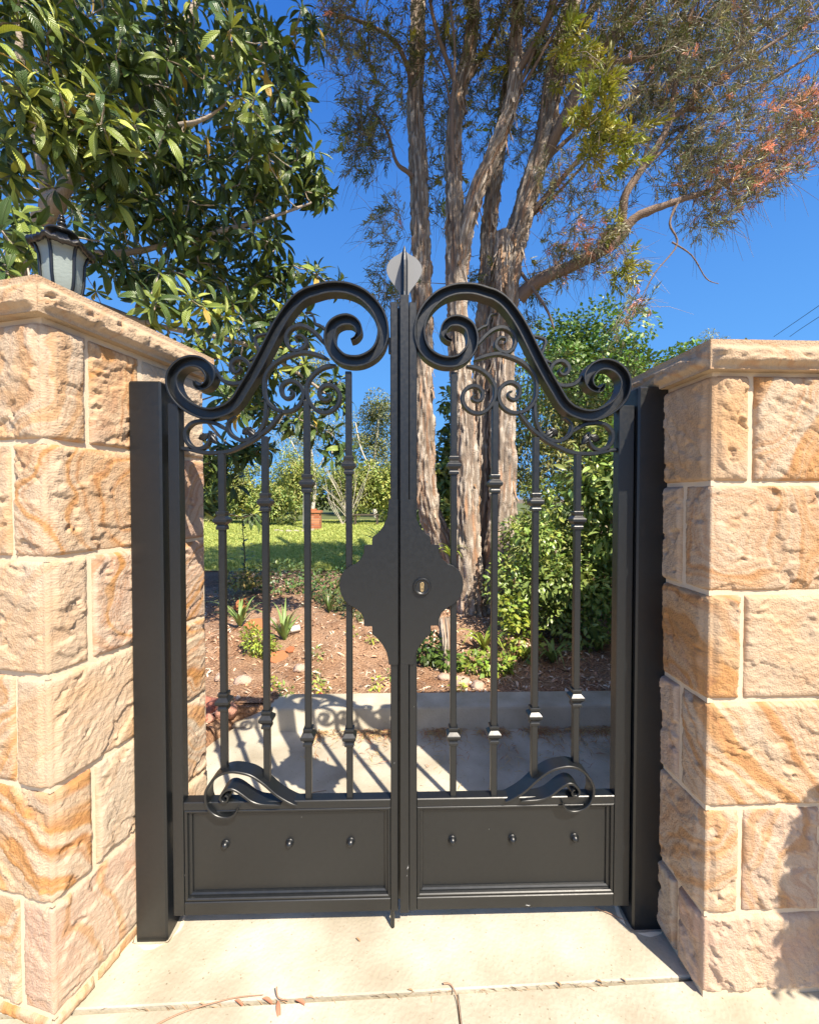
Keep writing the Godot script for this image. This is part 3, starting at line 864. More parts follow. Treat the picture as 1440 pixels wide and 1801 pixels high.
func build_ground() -> void:
	var earth := mat(lin(0.16, 0.12, 0.07), 0.95)
	relief(earth, noise(0.02, 41, 5), 2.0, 0.5, 512)
	var mb := MB.new()
	mb.quad(Vector3(-400, -0.12, 400), Vector3(400, -0.12, 400), Vector3(400, -0.12, -400), Vector3(-400, -0.12, -400))
	tag(put("ground", mb.mesh(), earth), "", "", "", "structure")
	# soil of the garden bed
	var soil := mat(Color.WHITE, 0.95, true, 0.3)
	relief(soil, noise(0.035, 42, 5), 1.2, 3.0, 512)
	soil.albedo_texture = noise_tex(noise(0.03, 43, 5), Color(0.55, 0.52, 0.5), Color(1, 1, 1), 512)
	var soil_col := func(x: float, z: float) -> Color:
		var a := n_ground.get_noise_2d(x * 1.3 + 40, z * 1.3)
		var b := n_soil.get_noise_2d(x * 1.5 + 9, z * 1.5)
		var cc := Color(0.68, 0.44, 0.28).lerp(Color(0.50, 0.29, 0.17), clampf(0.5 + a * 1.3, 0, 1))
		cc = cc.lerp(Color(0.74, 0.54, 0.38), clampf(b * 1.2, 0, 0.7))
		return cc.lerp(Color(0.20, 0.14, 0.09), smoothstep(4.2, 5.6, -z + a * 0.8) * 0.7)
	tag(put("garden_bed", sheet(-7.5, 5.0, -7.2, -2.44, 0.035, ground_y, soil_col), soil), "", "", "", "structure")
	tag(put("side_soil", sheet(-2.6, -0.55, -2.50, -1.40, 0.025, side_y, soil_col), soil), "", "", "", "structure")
	# lawn
	var lawn := mat(Color.WHITE, 0.9, true, 0.3)
	relief(lawn, noise(0.05, 44, 4), 2.0, 1.5, 512)
	var lawn_col := func(x: float, z: float) -> Color:
		var a := n_ground.get_noise_2d(x * 0.7, z * 0.7 + 70)
		return Color(0.34, 0.40, 0.10).lerp(Color(0.44, 0.43, 0.15), clampf(0.5 + a, 0, 1))
	tag(put("lawn", sheet(-16, 10, -19, -6.0, 0.25, func(x: float, z: float) -> float: return ground_y(x, z) + 0.012, lawn_col), lawn), "", "", "", "structure")
	var far := mat(lin(0.10, 0.12, 0.03), 0.95)
	tag(put("field", sheet(-60, 60, -80, -18.8, 4.0, func(x: float, z: float) -> float: return 0.27, func(_x: float, _z: float) -> Color: return Color.WHITE), far), "", "", "", "structure")
	# concrete path
	var conc := mat(Color.WHITE, 0.85, false, 0.4)
	conc.albedo_color = lin(0.605, 0.562, 0.455)
	conc.uv1_triplanar = true
	conc.uv1_world_triplanar = true
	conc.uv1_scale = Vector3.ONE * 0.55
	conc.albedo_texture = noise_tex(noise(0.006, 51, 6), Color(0.79, 0.765, 0.73), Color(1, 1, 1), 1024)
	conc.heightmap_enabled = true
	conc.heightmap_texture = noise_tex(noise(0.12, 52, 5), Color.BLACK, Color.WHITE, 1024)
	conc.heightmap_scale = 0.12
	conc.detail_enabled = true
	conc.detail_blend_mode = BaseMaterial3D.BLEND_MODE_MUL
	conc.detail_albedo = speckles()
	conc.uv2_triplanar = true
	conc.uv2_world_triplanar = true
	conc.uv2_scale = Vector3.ONE * 1.1
	var path := thing("path", "", "")
	path.set_meta("kind", "structure")
	# outlines as (x, -z)
	slab(path, pairs([-4.0, -3.5, 0.146, -3.5, 0.147, 1.0485, -1.6, 1.0475 - 0.036, -4.0, 1.0]), 0.0, 0.1, conc)
	slab(path, pairs([0.153, -3.5, 4.0, -3.5, 4.0, 1.10, 0.80, 1.0645, 0.152, 1.0495]), 0.0, 0.1, conc)
	slab(path, pairs([-1.6, 1.020, 0.15, 1.056, 0.80, 1.071, 4.0, 1.108, 4.0, 2.31, -0.95, 2.31, -1.02, 2.15, -1.10, 1.95, -1.25, 1.7, -1.6, 1.5]), 0.004, 0.1, conc)
	# kerb with a ramped left end
	var kp := PackedVector3Array()
	var prof := [Vector2(0.0, -0.05), Vector2(0.0, 0.0), Vector2(-0.045, 0.100), Vector2(-0.052, 0.108), Vector2(-0.065, 0.112), Vector2(-0.215, 0.116), Vector2(-0.226, 0.110), Vector2(-0.23, -0.05)]
	var kn := 160
	for k in kn + 1:
		var x := lerpf(-0.965, 3.6, float(k) / kn)
		var rise := 0.06 + 0.94 * smoothstep(-0.03, 0.75, (x + 0.965) / 0.42)
		var inward := 0.07 * (1.0 - smoothstep(0.0, 0.4, x + 0.965))
		for q: Vector2 in prof:
			kp.append(Vector3(x, maxf(q.y * (rise if q.y > 0 else 1.0) + 0.0015 * n_soil.get_noise_2d(x * 3, q.x * 9), -0.05), -2.262 + q.x - inward * (1.0 if q.x == 0.0 else 0.5)))
	mb = MB.new()
	var wn := prof.size()
	for e in wn - 1:
		var p := PackedVector3Array()
		for k in kn + 1:
			p.append(kp[k * wn + e]); p.append(kp[k * wn + e + 1])
		mb.grid(p, 2, kn + 1)
	for e in wn - 2:
		mb.tri(kp[0], kp[e + 1], kp[e + 2])
	tag(put("kerb", mb.mesh(), conc), "", "", "", "structure")


# small dark and light specks of sand in concrete
func speckles() -> ImageTexture:
	var im := Image.create(1024, 1024, false, Image.FORMAT_RGBA8)
	im.fill(Color(1, 1, 1, 1))
	rng.seed = 77
	for k in 5200:
		var s := rng.randf()
		var v := rng.randf_range(0.72, 0.96)
		var r := 1 if s < 0.8 else 2
		im.fill_rect(Rect2i(rng.randi() % 1022, rng.randi() % 1022, r, r), Color(v, v * 0.98, v * 0.94))
	return ImageTexture.create_from_image(im)


# ---------------------------------------------------------------- plants
# a leaf along +z with its face up (+y): folded on the midrib, bending down
func leaf_mesh(length: float, width: float, bend: float, fold := 0.25, nl := 5, nw := 2, widest := 0.5, wave := 0.0) -> ArrayMesh:
	var p := PackedVector3Array()
	var uv := PackedVector2Array()
	var w := nw * 2 + 1
	for r in nl + 1:
		var tt := float(r) / nl
		var sh := pow(sin(PI * pow(clampf(tt, 0.015, 0.985), log(0.5) / log(widest))), 0.85)
		var a := bend * tt
		var y := -length * (1 - cos(a)) / maxf(absf(bend), 0.01) * signf(bend) if absf(bend) > 0.01 else 0.0
		var z := length * (sin(a) / bend if absf(bend) > 0.01 else tt)
		for k in w:
			var u := float(k - nw) / nw
			var hw := width / 2 * sh
			p.append(Vector3(u * hw, y + absf(u) * hw * fold + wave * sin(tt * 19.0) * absf(u) * hw, z))
			uv.append(Vector2(u * 0.5 + 0.5, tt))
	var mb := MB.new()
	mb.grid(p, w, nl + 1, PackedColorArray(), uv)
	return mb.mesh()


func frame(dir: Vector3, up: Vector3) -> Basis:
	var z := dir.normalized()
	var x := up.cross(z)
	if x.length_squared() < 1e-6: x = Vector3.RIGHT.cross(z)
	x = x.normalized()
	return Basis(x, z.cross(x), z)


func rvec() -> Vector3:
	var q := Vector3(rng.randfn(), rng.randfn(), rng.randfn())
	return q.normalized()


# thin branches that join every point to the nearest wood, growing outwards
class Wood:
	var p := PackedVector3Array()
	var r := PackedFloat32Array()

	func add(a: PackedVector3Array, rad: PackedFloat32Array) -> void:
		p.append_array(a); r.append_array(rad)

	func nearest(q: Vector3) -> int:
		var best := -1
		var bd := 1e9
		for k in p.size():
			var d := p[k].distance_squared_to(q)
			if d < bd:
				bd = d; best = k
		return best


func limb(parent: Node, called: String, pts: Array, r0: float, r1: float, wood: Wood, m: Material, sides := 9, rough_ := 0.10, col0 := Color.WHITE, per := 5) -> void:
	var p := smooth3(pts, per)
	var rad := PackedFloat32Array()
	for k in p.size():
		rad.append(lerpf(r0, r1, float(k) / (p.size() - 1)))
	wood.add(p, rad)
	var mb := MB.new()
	mb.tube(p, rad, sides, col0)
	for k in mb.v.size():
		mb.v[k] += mb.n[k] * n_mid.get_noise_3dv(mb.v[k] * 0.6) * r0 * rough_ * 2.0
	put(called, mb.mesh(), m, parent)


func twigs(points: PackedVector3Array, wood: Wood, mb: MB, r_tip: float, r_most: float, sag: float, wiggle: float, cols: Array, order_from: Vector3) -> PackedVector3Array:
	var ids := range(points.size())
	ids.sort_custom(func(a: int, b: int) -> bool: return points[a].distance_squared_to(order_from) < points[b].distance_squared_to(order_from))
	var dirs := PackedVector3Array()
	dirs.resize(points.size())
	for id: int in ids:
		var q := points[id]
		var k := wood.nearest(q)
		var a := wood.p[k]
		var ln := a.distance_to(q)
		var steps := maxi(2, int(ln / 0.11))
		var ra := minf(wood.r[k] * 0.75, r_tip + ln * 0.011)
		ra = clampf(ra, r_tip, r_most)
		var c1 := a.lerp(q, 0.5) + rvec() * ln * wiggle + Vector3(0, sag * ln, 0)
		var p := PackedVector3Array()
		var rad := PackedFloat32Array()
		for s in steps + 1:
			var tt := float(s) / steps
			var g := a.lerp(c1, tt).lerp(c1.lerp(q, tt), tt)
			if s > 0 and s < steps: g += rvec() * 0.010
			p.append(g)
			rad.append(lerpf(ra, r_tip, tt))
		mb.tube(p, rad, 4 if ra < 0.006 else 6, cols[rng.randi() % cols.size()])
		wood.add(p.slice(1), rad.slice(1))
		dirs[id] = (p[steps] - p[steps - 1]).normalized()
	return dirs


func in_view(q: Vector3) -> bool:
	return q.z < -0.4 and absf(q.x / q.z) < 1.02 and (q.y - 1.3) / -q.z < 1.30 and (q.y - 1.3) / -q.z > -1.3


const LOQUAT := [-.59,3.68,-3.00,.09,.13,.20,4,0,  -.57,3.50,-3.00,.08,.08,.20,3,0,  -.66,4.53,-2.90,.10,.16,.20,6,0,  -.74,4.03,-2.95,.10,.21,.20,6,0,  -.49,2.92,-3.10,.05,.05,.10,2,0,  -1.72,3.50,-2.00,.22,.20,.35,26,1,  -1.60,3.72,-2.20,.25,.18,.40,22,0,  -1.43,3.98,-2.40,.23,.20,.40,20,0,  -1.16,4.07,-2.50,.24,.21,.40,20,0,  -.93,4.30,-2.70,.23,.23,.40,20,0,  -.80,4.29,-2.90,.16,.32,.30,16,0,  -.82,3.58,-2.30,.16,.23,.30,14,1,  -1.68,3.14,-1.95,.19,.16,.30,22,1,  -1.57,3.20,-2.10,.21,.15,.30,20,1,  -1.40,3.09,-2.10,.18,.12,.30,16,1,  -1.44,3.60,-2.40,.20,.20,.35,14,0,  -1.23,3.67,-2.50,.21,.21,.40,16,0,  -1.01,3.58,-2.70,.23,.23,.40,20,0,  -.84,3.87,-2.90,.16,.24,.30,14,0,  -1.31,3.22,-2.40,.20,.17,.30,16,0,  -1.18,3.25,-2.60,.22,.18,.35,18,0,  -.97,3.33,-2.80,.23,.20,.40,20,0,  -.67,3.56,-3.00,.15,.17,.25,13,0,  -.81,3.60,-2.90,.18,.16,.30,10,0,  -.67,3.72,-3.00,.10,.10,.20,5,0,  -1.84,2.87,-2.00,.11,.17,.30,12,1,  -1.59,2.39,-1.75,.09,.15,.20,11,1,  -1.57,2.92,-2.30,.16,.13,.30,9,0,  -1.47,3.00,-2.50,.21,.14,.30,14,0,  -1.30,3.03,-2.70,.26,.15,.35,16,0,  -1.05,3.08,-2.90,.24,.16,.35,16,0,  -1.64,2.70,-2.40,.10,.13,.30,7,0,  -1.48,2.60,-2.50,.17,.14,.30,12,0,  -1.34,2.78,-2.70,.23,.19,.35,14,0,  -1.12,2.86,-3.00,.25,.21,.35,16,0,  -.87,3.00,-3.10,.17,.17,.30,10,0,  -.63,2.96,-3.10,.11,.09,.20,4,0,  -1.21,2.27,-2.20,.11,.09,.20,7,1,  -1.05,2.28,-2.30,.14,.11,.25,9,1,  -1.20,2.16,-2.40,.17,.10,.25,8,1,  -1.05,2.57,-2.90,.24,.20,.35,16,0,  -.78,2.58,-3.10,.22,.17,.30,12,0,  -.97,2.29,-3.00,.21,.17,.30,11,0,  -.70,2.24,-3.10,.15,.13,.25,7,0,  -.49,2.11,-3.10,.13,.13,.20,7,0,  -.68,1.94,-3.10,.15,.13,.25,8,0,  -1.17,2.08,-3.00,.21,.17,.30,10,0,  -.55,1.79,-3.20,.13,.11,.20,6,0,  -.90,1.92,-3.20,.18,.13,.25,7,0,  -1.10,1.92,-2.80,.12,.10,.20,5,0,  -1.43,1.67,-3.40,.19,.12,.20,14,0,  -1.19,1.72,-3.40,.14,.09,.20,9,0,  -1.53,1.48,-3.30,.12,.21,.20,16,0,  -1.51,1.25,-3.30,.12,.12,.20,10,0,  -1.29,1.20,-3.40,.10,.05,.15,3,0,  -.46,1.65,-3.20,.10,.08,.15,3,0,  -1.46,2.15,-1.60,.06,.04,.15,4,1,  -2.23,4.26,-2.90,.89,.49,.50,60,0,  -1.80,4.60,-3.30,.97,.55,.50,75,0,  -1.73,3.66,-3.40,.95,.62,.50,75,0,  -1.31,2.83,-3.50,.54,.44,.40,34,0,  -1.22,2.16,-3.50,.44,.24,.30,18,0,  -1.56,1.59,-3.60,.23,.25,.20,14,0]
const PAPERBARK := [1.82,6.27,-4.30,2.41,.54,.90,300,0,  3.04,5.58,-4.00,1.06,.62,.60,220,3,  2.32,4.85,-4.00,.67,.50,.60,110,3,  -.50,6.20,-4.40,.43,.37,.50,150,0,  -.38,5.15,-4.40,.28,.34,.35,150,0,  -.02,5.91,-4.50,.28,.50,.40,70,0,  .41,6.34,-4.50,.38,.38,.50,90,0,  -.14,4.20,-4.40,.22,.31,.30,45,3,  -.08,3.60,-4.40,.22,.25,.30,45,0,  -.59,6.09,-4.20,.23,.23,.30,40,2,  .43,4.85,-4.70,.23,.59,.40,60,0,  .99,5.91,-4.60,.39,.58,.60,140,0,  .90,6.53,-4.50,.57,.31,.70,170,0,  1.40,6.14,-4.30,.42,.42,.60,170,0,  1.44,5.42,-4.60,.32,.45,.50,70,0,  1.48,5.06,-3.50,.18,.16,.25,34,1,  1.61,4.61,-3.40,.17,.13,.25,40,1,  1.68,4.34,-3.40,.15,.12,.22,34,1,  1.91,4.24,-3.50,.13,.11,.20,16,1,  1.53,4.51,-4.30,.18,.24,.30,30,2,  1.90,5.93,-4.10,.52,.34,.70,200,0,  2.36,5.67,-4.00,.50,.45,.70,150,0,  2.68,5.83,-3.90,.49,.38,.70,140,3,  3.18,5.85,-3.90,.49,.33,.70,140,3,  3.88,6.03,-4.00,.45,.34,.60,130,3,  2.58,5.25,-3.90,.38,.33,.60,140,3,  2.97,4.99,-3.90,.33,.27,.50,110,3,  3.42,4.63,-3.90,.44,.33,.50,120,2,  3.75,4.79,-3.90,.33,.33,.50,130,2,  3.26,4.35,-3.90,.33,.22,.40,110,2,  3.92,5.06,-3.90,.22,.22,.40,90,2,  2.87,4.51,-3.90,.27,.27,.40,100,3,  3.04,4.08,-3.90,.19,.22,.35,45,3,  1.88,3.80,-4.00,.34,.25,.35,80,2,  1.64,3.75,-4.10,.26,.23,.30,60,2,  2.11,3.42,-3.80,.14,.14,.20,14,1,  2.11,3.06,-3.70,.13,.13,.20,20,2,  1.73,4.50,-4.20,.35,.29,.40,50,3,  2.08,3.88,-3.90,.15,.10,.20,14,1,  .56,5.68,-4.70,.26,.39,.40,50,0,  .16,3.29,-4.50,.19,.31,.30,30,0,  .94,3.72,-4.60,.26,.39,.40,40,0,  1.42,3.55,-4.50,.19,.31,.30,30,0]


func build_loquat(mats: Array) -> void:
	rng.seed = 500
	var o := thing("loquat_tree", "broad dark green tree with big ribbed leaves behind the left pillar and lantern", "tree", Vector3(-2.65, 0.0, -2.55))
	var inv := -o.position
	var bark := mat(Color.WHITE, 0.9, true, 0.3)
	relief(bark, noise(0.05, 61, 4), 0.5, 5.0, 256)
	var wood := Wood.new()
	var hold := Node3D.new()
	var bc := Color(0.40, 0.33, 0.26)
	var limbs := [[[Vector3(-2.7, -0.05, -2.6), Vector3(-2.68, 0.9, -2.58), Vector3(-2.65, 1.72, -2.55), Vector3(-2.42, 2.39, -2.50), Vector3(-2.15, 2.83, -2.45), Vector3(-1.99, 2.96, -2.40), Vector3(-1.79, 3.14, -2.35)], 0.10, 0.036],
		[[Vector3(-1.79, 3.14, -2.35), Vector3(-1.53, 3.29, -2.30), Vector3(-1.29, 3.34, -2.30), Vector3(-1.10, 3.38, -2.30), Vector3(-0.95, 3.43, -2.30)], 0.021, 0.006],
		[[Vector3(-1.79, 3.14, -2.35), Vector3(-1.74, 3.40, -2.50), Vector3(-1.56, 3.79, -2.60), Vector3(-1.42, 4.04, -2.60), Vector3(-1.27, 4.42, -2.60)], 0.042, 0.018],
		[[Vector3(-2.15, 2.83, -2.45), Vector3(-1.71, 2.80, -2.50), Vector3(-1.32, 2.93, -2.60), Vector3(-0.89, 3.21, -2.80), Vector3(-0.65, 3.40, -2.90)], 0.024, 0.006],
		[[Vector3(-1.99, 2.96, -2.40), Vector3(-1.99, 3.25, -2.30), Vector3(-1.96, 3.54, -2.20), Vector3(-1.89, 3.86, -2.20)], 0.036, 0.012],
		[[Vector3(-2.42, 2.39, -2.50), Vector3(-2.03, 2.54, -2.60), Vector3(-1.70, 2.52, -2.80), Vector3(-1.13, 2.41, -2.90), Vector3(-0.76, 2.25, -3.00), Vector3(-0.50, 2.06, -3.05)], 0.030, 0.007],
		[[Vector3(-1.70, 2.52, -2.80), Vector3(-1.64, 2.13, -3.20), Vector3(-1.43, 1.80, -3.40), Vector3(-1.23, 1.66, -3.50)], 0.02, 0.006],
		[[Vector3(-1.42, 4.04, -2.60), Vector3(-1.15, 4.29, -2.80), Vector3(-0.88, 4.48, -2.90)], 0.022, 0.010]]
	for k in limbs.size():
		var l: Array = limbs[k]
		var pts: Array = []
		for q: Vector3 in l[0]: pts.append(q + inv)
		if k > 0:
			for j in range(1, pts.size()): pts[j] += rvec() * 0.035
		limb(o, "trunk" if k == 0 else "limb", pts, l[1], l[2], wood, bark, 10, 0.16, bc)
	# whorls of leaves at the ends of the twigs
	var tips := PackedVector3Array()
	var kinds := PackedInt32Array()
	for k in range(0, LOQUAT.size(), 8):
		for j in int(LOQUAT[k + 6] * 0.95 + 0.5):
			var q := rvec() * pow(rng.randf(), 0.4) * 0.95
			tips.append(Vector3(LOQUAT[k] + q.x * LOQUAT[k + 3], LOQUAT[k + 1] + q.y * LOQUAT[k + 4], LOQUAT[k + 2] + q.z * LOQUAT[k + 5]) + inv)
			kinds.append(int(LOQUAT[k + 7]))
	# the part of the crown outside the frame
	for j in 200:
		var q := rvec() * pow(rng.randf(), 0.4)
		tips.append(Vector3(-3.0 + q.x * 1.3, 4.0 + q.y * 1.9, -3.3 + q.z * 1.2) + inv)
		kinds.append(0)
	var mb := MB.new()
	var dirs := twigs(tips, wood, mb, 0.0042, 0.015, -0.05, 0.13, [Color(0.40, 0.34, 0.27), Color(0.50, 0.43, 0.35), Color(0.31, 0.25, 0.19)], Vector3(0.6, 3.0, 0.2))
	tag(put("twigs", mb.mesh(), bark, o), "", "", "", "stuff")
	var shapes := [leaf_mesh(0.150, 0.038, 0.85, 0.28, 7, 2, 0.58, 0.06), leaf_mesh(0.165, 0.042, 1.25, 0.22, 7, 2, 0.60, 0.08), leaf_mesh(0.125, 0.032, 0.45, 0.45, 6, 2, 0.57, 0.05), leaf_mesh(0.155, 0.038, 1.7, 0.32, 7, 2, 0.58, 0.07)]
	var list := []      # [shape, transform, tone, nearness]
	for k in tips.size():
		var ax := (dirs[k] * 0.8 + Vector3(0.12, 0.55, 0.35) + rvec() * 0.4).normalized()
		var side := ax.cross(rvec()).normalized()
		var young := rng.randf() < (0.5 if kinds[k] == 1 else 0.10)
		var cnt := rng.randi_range(7, 11)
		for j in cnt:
			var lvl := float(j) / cnt
			var around := side.rotated(ax, j * 2.4 + rng.randf_range(-0.3, 0.3))
			var open := lerpf(0.45, 1.60, pow(lvl, 0.7)) + rng.randf_range(-0.12, 0.15)
			var d := (ax * cos(open) + around * sin(open) - Vector3(0, 0.30 * lvl, 0)).normalized()
			var b := frame(d, (ax + Vector3(0, 0.35, 0)).normalized())
			b = b * Basis(Vector3.BACK, rng.randf_range(-0.5, 0.5))
			var sc := rng.randf_range(0.62, 1.18) * (0.8 if lvl < 0.25 else 1.0)
			var tone := 3 if (young and lvl < 0.45) else (2 if rng.randf() < (0.34 if kinds[k] == 1 else 0.14) else rng.randi() % 2)
			if rng.randf() < 0.012: tone = 4
			var sh: int = 2 if lvl < 0.3 else [0, 1, 3][rng.randi() % 3]
			var at := tips[k] + ax * 0.03 * (1 - lvl) - ax * 0.02
			list.append([sh, Transform3D(b.scaled(Vector3.ONE * sc), at), tone, (at - inv).length() if in_view(at - inv) else 99.0])
	list.sort_custom(func(a: Array, b: Array) -> bool: return a[3] < b[3])
	for k in mini(300, list.size()):
		put("leaf", shapes[list[k][0]], mats[list[k][2]], o, list[k][1])
	for tone in 5:
		for sh in 4:
			var where := []
			for k in range(300, list.size()):
				if list[k][0] == sh and list[k][2] == tone: where.append(list[k][1])
			if where.size():
				var cols := PackedColorArray()
				for k in where.size():
					var g := rng.randf_range(0.75, 1.25)
					cols.append(Color(g, g, g * rng.randf_range(0.8, 1.1)))
				many("foliage", shapes[sh], mats[tone], where, cols, o)
	hold.free()


func vein_relief() -> ImageTexture:
	var im := Image.create(128, 256, false, Image.FORMAT_RGBA8)
	for y in 256:
		for x in 128:
			var u := absf(x - 63.5) / 64.0
			var v := y / 256.0
			var rib := fposmod((v - u * 0.16) * 15.0, 1.0)
			var g := 0.35 + 0.65 * pow(sin(PI * rib), 0.6) - 0.6 * (1.0 - smoothstep(0.0, 0.08, u))
			im.set_pixel(x, y, Color(g, g, g))
	return ImageTexture.create_from_image(im)


# a sprig of narrow leaves round a thin stem along +z
func sprig_mesh(length: float, leaf: float, wide: float, count: int, seed_: int, droop: float, stem := true) -> ArrayMesh:
	rng.seed = seed_
	var mb := MB.new()
	if stem:
		mb.tube(PackedVector3Array([Vector3.ZERO, Vector3(0, -droop * 0.3, length * 0.5), Vector3(0, -droop, length)]), PackedFloat32Array([0.0022, 0.0016, 0.0008]), 3, Color(0.60, 0.55, 0.45))
	for k in count:
		var tt := 0.12 + 0.88 * (k + rng.randf()) / count
		var at := Vector3(0, -droop * tt * tt, length * tt)
		var w := k * 2.4 + rng.randf() * 0.8
		var open := lerpf(1.15, 0.45, tt) + rng.randf_range(-0.25, 0.25)
		var d := Vector3(cos(w) * sin(open), sin(w) * sin(open), cos(open))
		var b := frame(d, Vector3(cos(w), sin(w), 0.3).cross(d).cross(d) * -1.0)
		var ln := leaf * rng.randf_range(0.7, 1.15) * lerpf(1.0, 0.7, tt)
		var hw := wide / 2
		var g := rng.randf_range(0.75, 1.2)
		var cc := Color(g, g, g)
		var p0 := at
		var p1 := at + b * Vector3(-hw, 0.0, ln * 0.42)
		var p2 := at + b * Vector3(0, -hw * 0.5, ln * 0.45)
		var p3 := at + b * Vector3(hw, 0.0, ln * 0.42)
		var p4 := at + b * Vector3(0, -ln * 0.08, ln)
		mb.tri(p0, p1, p2, cc); mb.tri(p0, p2, p3, cc); mb.tri(p1, p4, p2, cc); mb.tri(p2, p4, p3, cc)
	return mb.mesh()


func bark_column(pts: Array, r0: float, r1: float, seed_: int, flare := 1.5) -> ArrayMesh:
	var p := smooth3(pts, 14)
	var m := p.size()
	var run := PackedFloat32Array([0.0])
	for k in m - 1: run.append(run[k] + p[k].distance_to(p[k + 1]))
	var total := run[m - 1]
	# even steps of 25 mm
	var steps := int(total / 0.018)
	var sides := 56
	var q := PackedVector3Array()
	var cols := PackedColorArray()
	var up := Vector3.RIGHT
	var j := 0
	var off := seed_ * 17.3
	for s in steps + 1:
		var want := total * s / steps
		while j < m - 2 and run[j + 1] < want: j += 1
		var tt := clampf((want - run[j]) / maxf(run[j + 1] - run[j], 1e-6), 0, 1)
		var c := p[j].lerp(p[j + 1], tt)
		var d := (p[mini(j + 2, m - 1)] - p[maxi(j - 1, 0)]).normalized()
		up = (up - d * up.dot(d)).normalized()
		var b := d.cross(up)
		var f := want / total
		var r := lerpf(r0, r1, f) * (1.0 + (flare - 1.0) * exp(-want / 0.28))
		for k in sides:
			var w := TAU * k / sides
			var dir := up * cos(w) + b * sin(w)
			var y := want
			# long flaking plates of papery bark
			var cx := cos(w)
			var cz := sin(w)
			var lobes := 0.20 * n_low.get_noise_3d(cx * 0.16 + off, cz * 0.16, y * 0.13)
			var plate := n_chip.get_noise_3d(cx * 0.34 + off, cz * 0.34 + 4.0, y * 0.42)
			var strip := n_split.get_noise_3d(cx * 0.16 + off, cz * 0.16, y * 0.055)
			var shred := n_mid.get_noise_3d(cx * 0.30 + off, cz * 0.30, y * 0.10)
			var flake := smoothstep(0.02, 0.06, plate) * 0.012 + smoothstep(0.27, 0.30, plate) * 0.010 + smoothstep(0.12, 0.17, shred) * 0.006
			var rr := r * (1.0 + lobes) + (flake - 0.006 + strip * 0.011 + shred * 0.008) * minf(1.0, r / 0.07)
			q.append(c + dir * rr)
			var fine := n_fine.get_noise_3d(cx * 0.12 + off, cz * 0.12, y * 0.035)
			var patch := n_low.get_noise_3d(cx * 0.2 + off, cz * 0.2 + 3.0, y * 0.22)
			var cc := Color(0.285, 0.225, 0.175).lerp(Color(0.50, 0.43, 0.355), smoothstep(-0.02, 0.16, plate))
			cc = cc.lerp(Color(0.20, 0.155, 0.12), smoothstep(-0.05, 0.30, patch) * 0.75)
			cc = cc.lerp(Color(0.15, 0.095, 0.06), smoothstep(0.0, 0.5, -strip) * 0.8)
			cc = cc.lerp(Color(0.44, 0.22, 0.11), smoothstep(0.22, 0.5, n_chip.get_noise_3d(cx * 0.25 + off, cz * 0.25 + 8.0, y * 0.12)) * 0.6)
			var g := 1.0 + 0.45 * fine
			cols.append(Color(cc.r * g, cc.g * g, cc.b * g))
	var mb := MB.new()
	mb.grid(q, sides, steps + 1, cols, PackedVector2Array(), true)
	return mb.mesh()


func peelings(parent: Node, m: Material, columns_: Array, seed_: int, count: int) -> void:
	# loose strips of bark that stand off the trunks
	rng.seed = seed_
	var mb := MB.new()
	for k in count:
		var col: Array = columns_[rng.randi() % columns_.size()]
		var pts: PackedVector3Array = col[0]
		var at := rng.randi_range(1, pts.size() - 2)
		var f := float(at) / pts.size()
		var r: float = lerpf(col[1], col[2], f)
		var w := rng.randf() * TAU
		var dir := Vector3(cos(w), 0, sin(w))
		var a := pts[at] + dir * r * 1.0 + Vector3(0, rng.randf_range(-0.1, 0.1), 0)
		var ln := rng.randf_range(0.05, 0.22)
		var wd := rng.randf_range(0.008, 0.03)
		var tang := Vector3(-sin(w), 0, cos(w))
		var g := rng.randf_range(0.7, 1.2)
		var cc := [Color(0.58, 0.47, 0.36), Color(0.50, 0.31, 0.18), Color(0.40, 0.29, 0.21)][rng.randi() % 3] as Color
		cc = Color(cc.r * g, cc.g * g, cc.b * g)
		var p := PackedVector3Array()
		var cs := PackedColorArray()
		for s in 5:
			var tt := s / 4.0
			var c := a + Vector3(0, -ln * tt, 0) + dir * (0.004 + 0.05 * ln * 5.0 * tt * tt * rng.randf_range(0.6, 1.2)) + tang * 0.02 * tt * sin(k)
			for e in 3:
				p.append(c + tang * wd * (e - 1) * (1 - 0.7 * tt) + dir * 0.006 * (1 - absf(e - 1)))
				cs.append(cc)
		mb.grid(p, 3, 5, cs)
	tag(put("loose_bark", mb.mesh(), m, parent), "", "", "", "stuff")


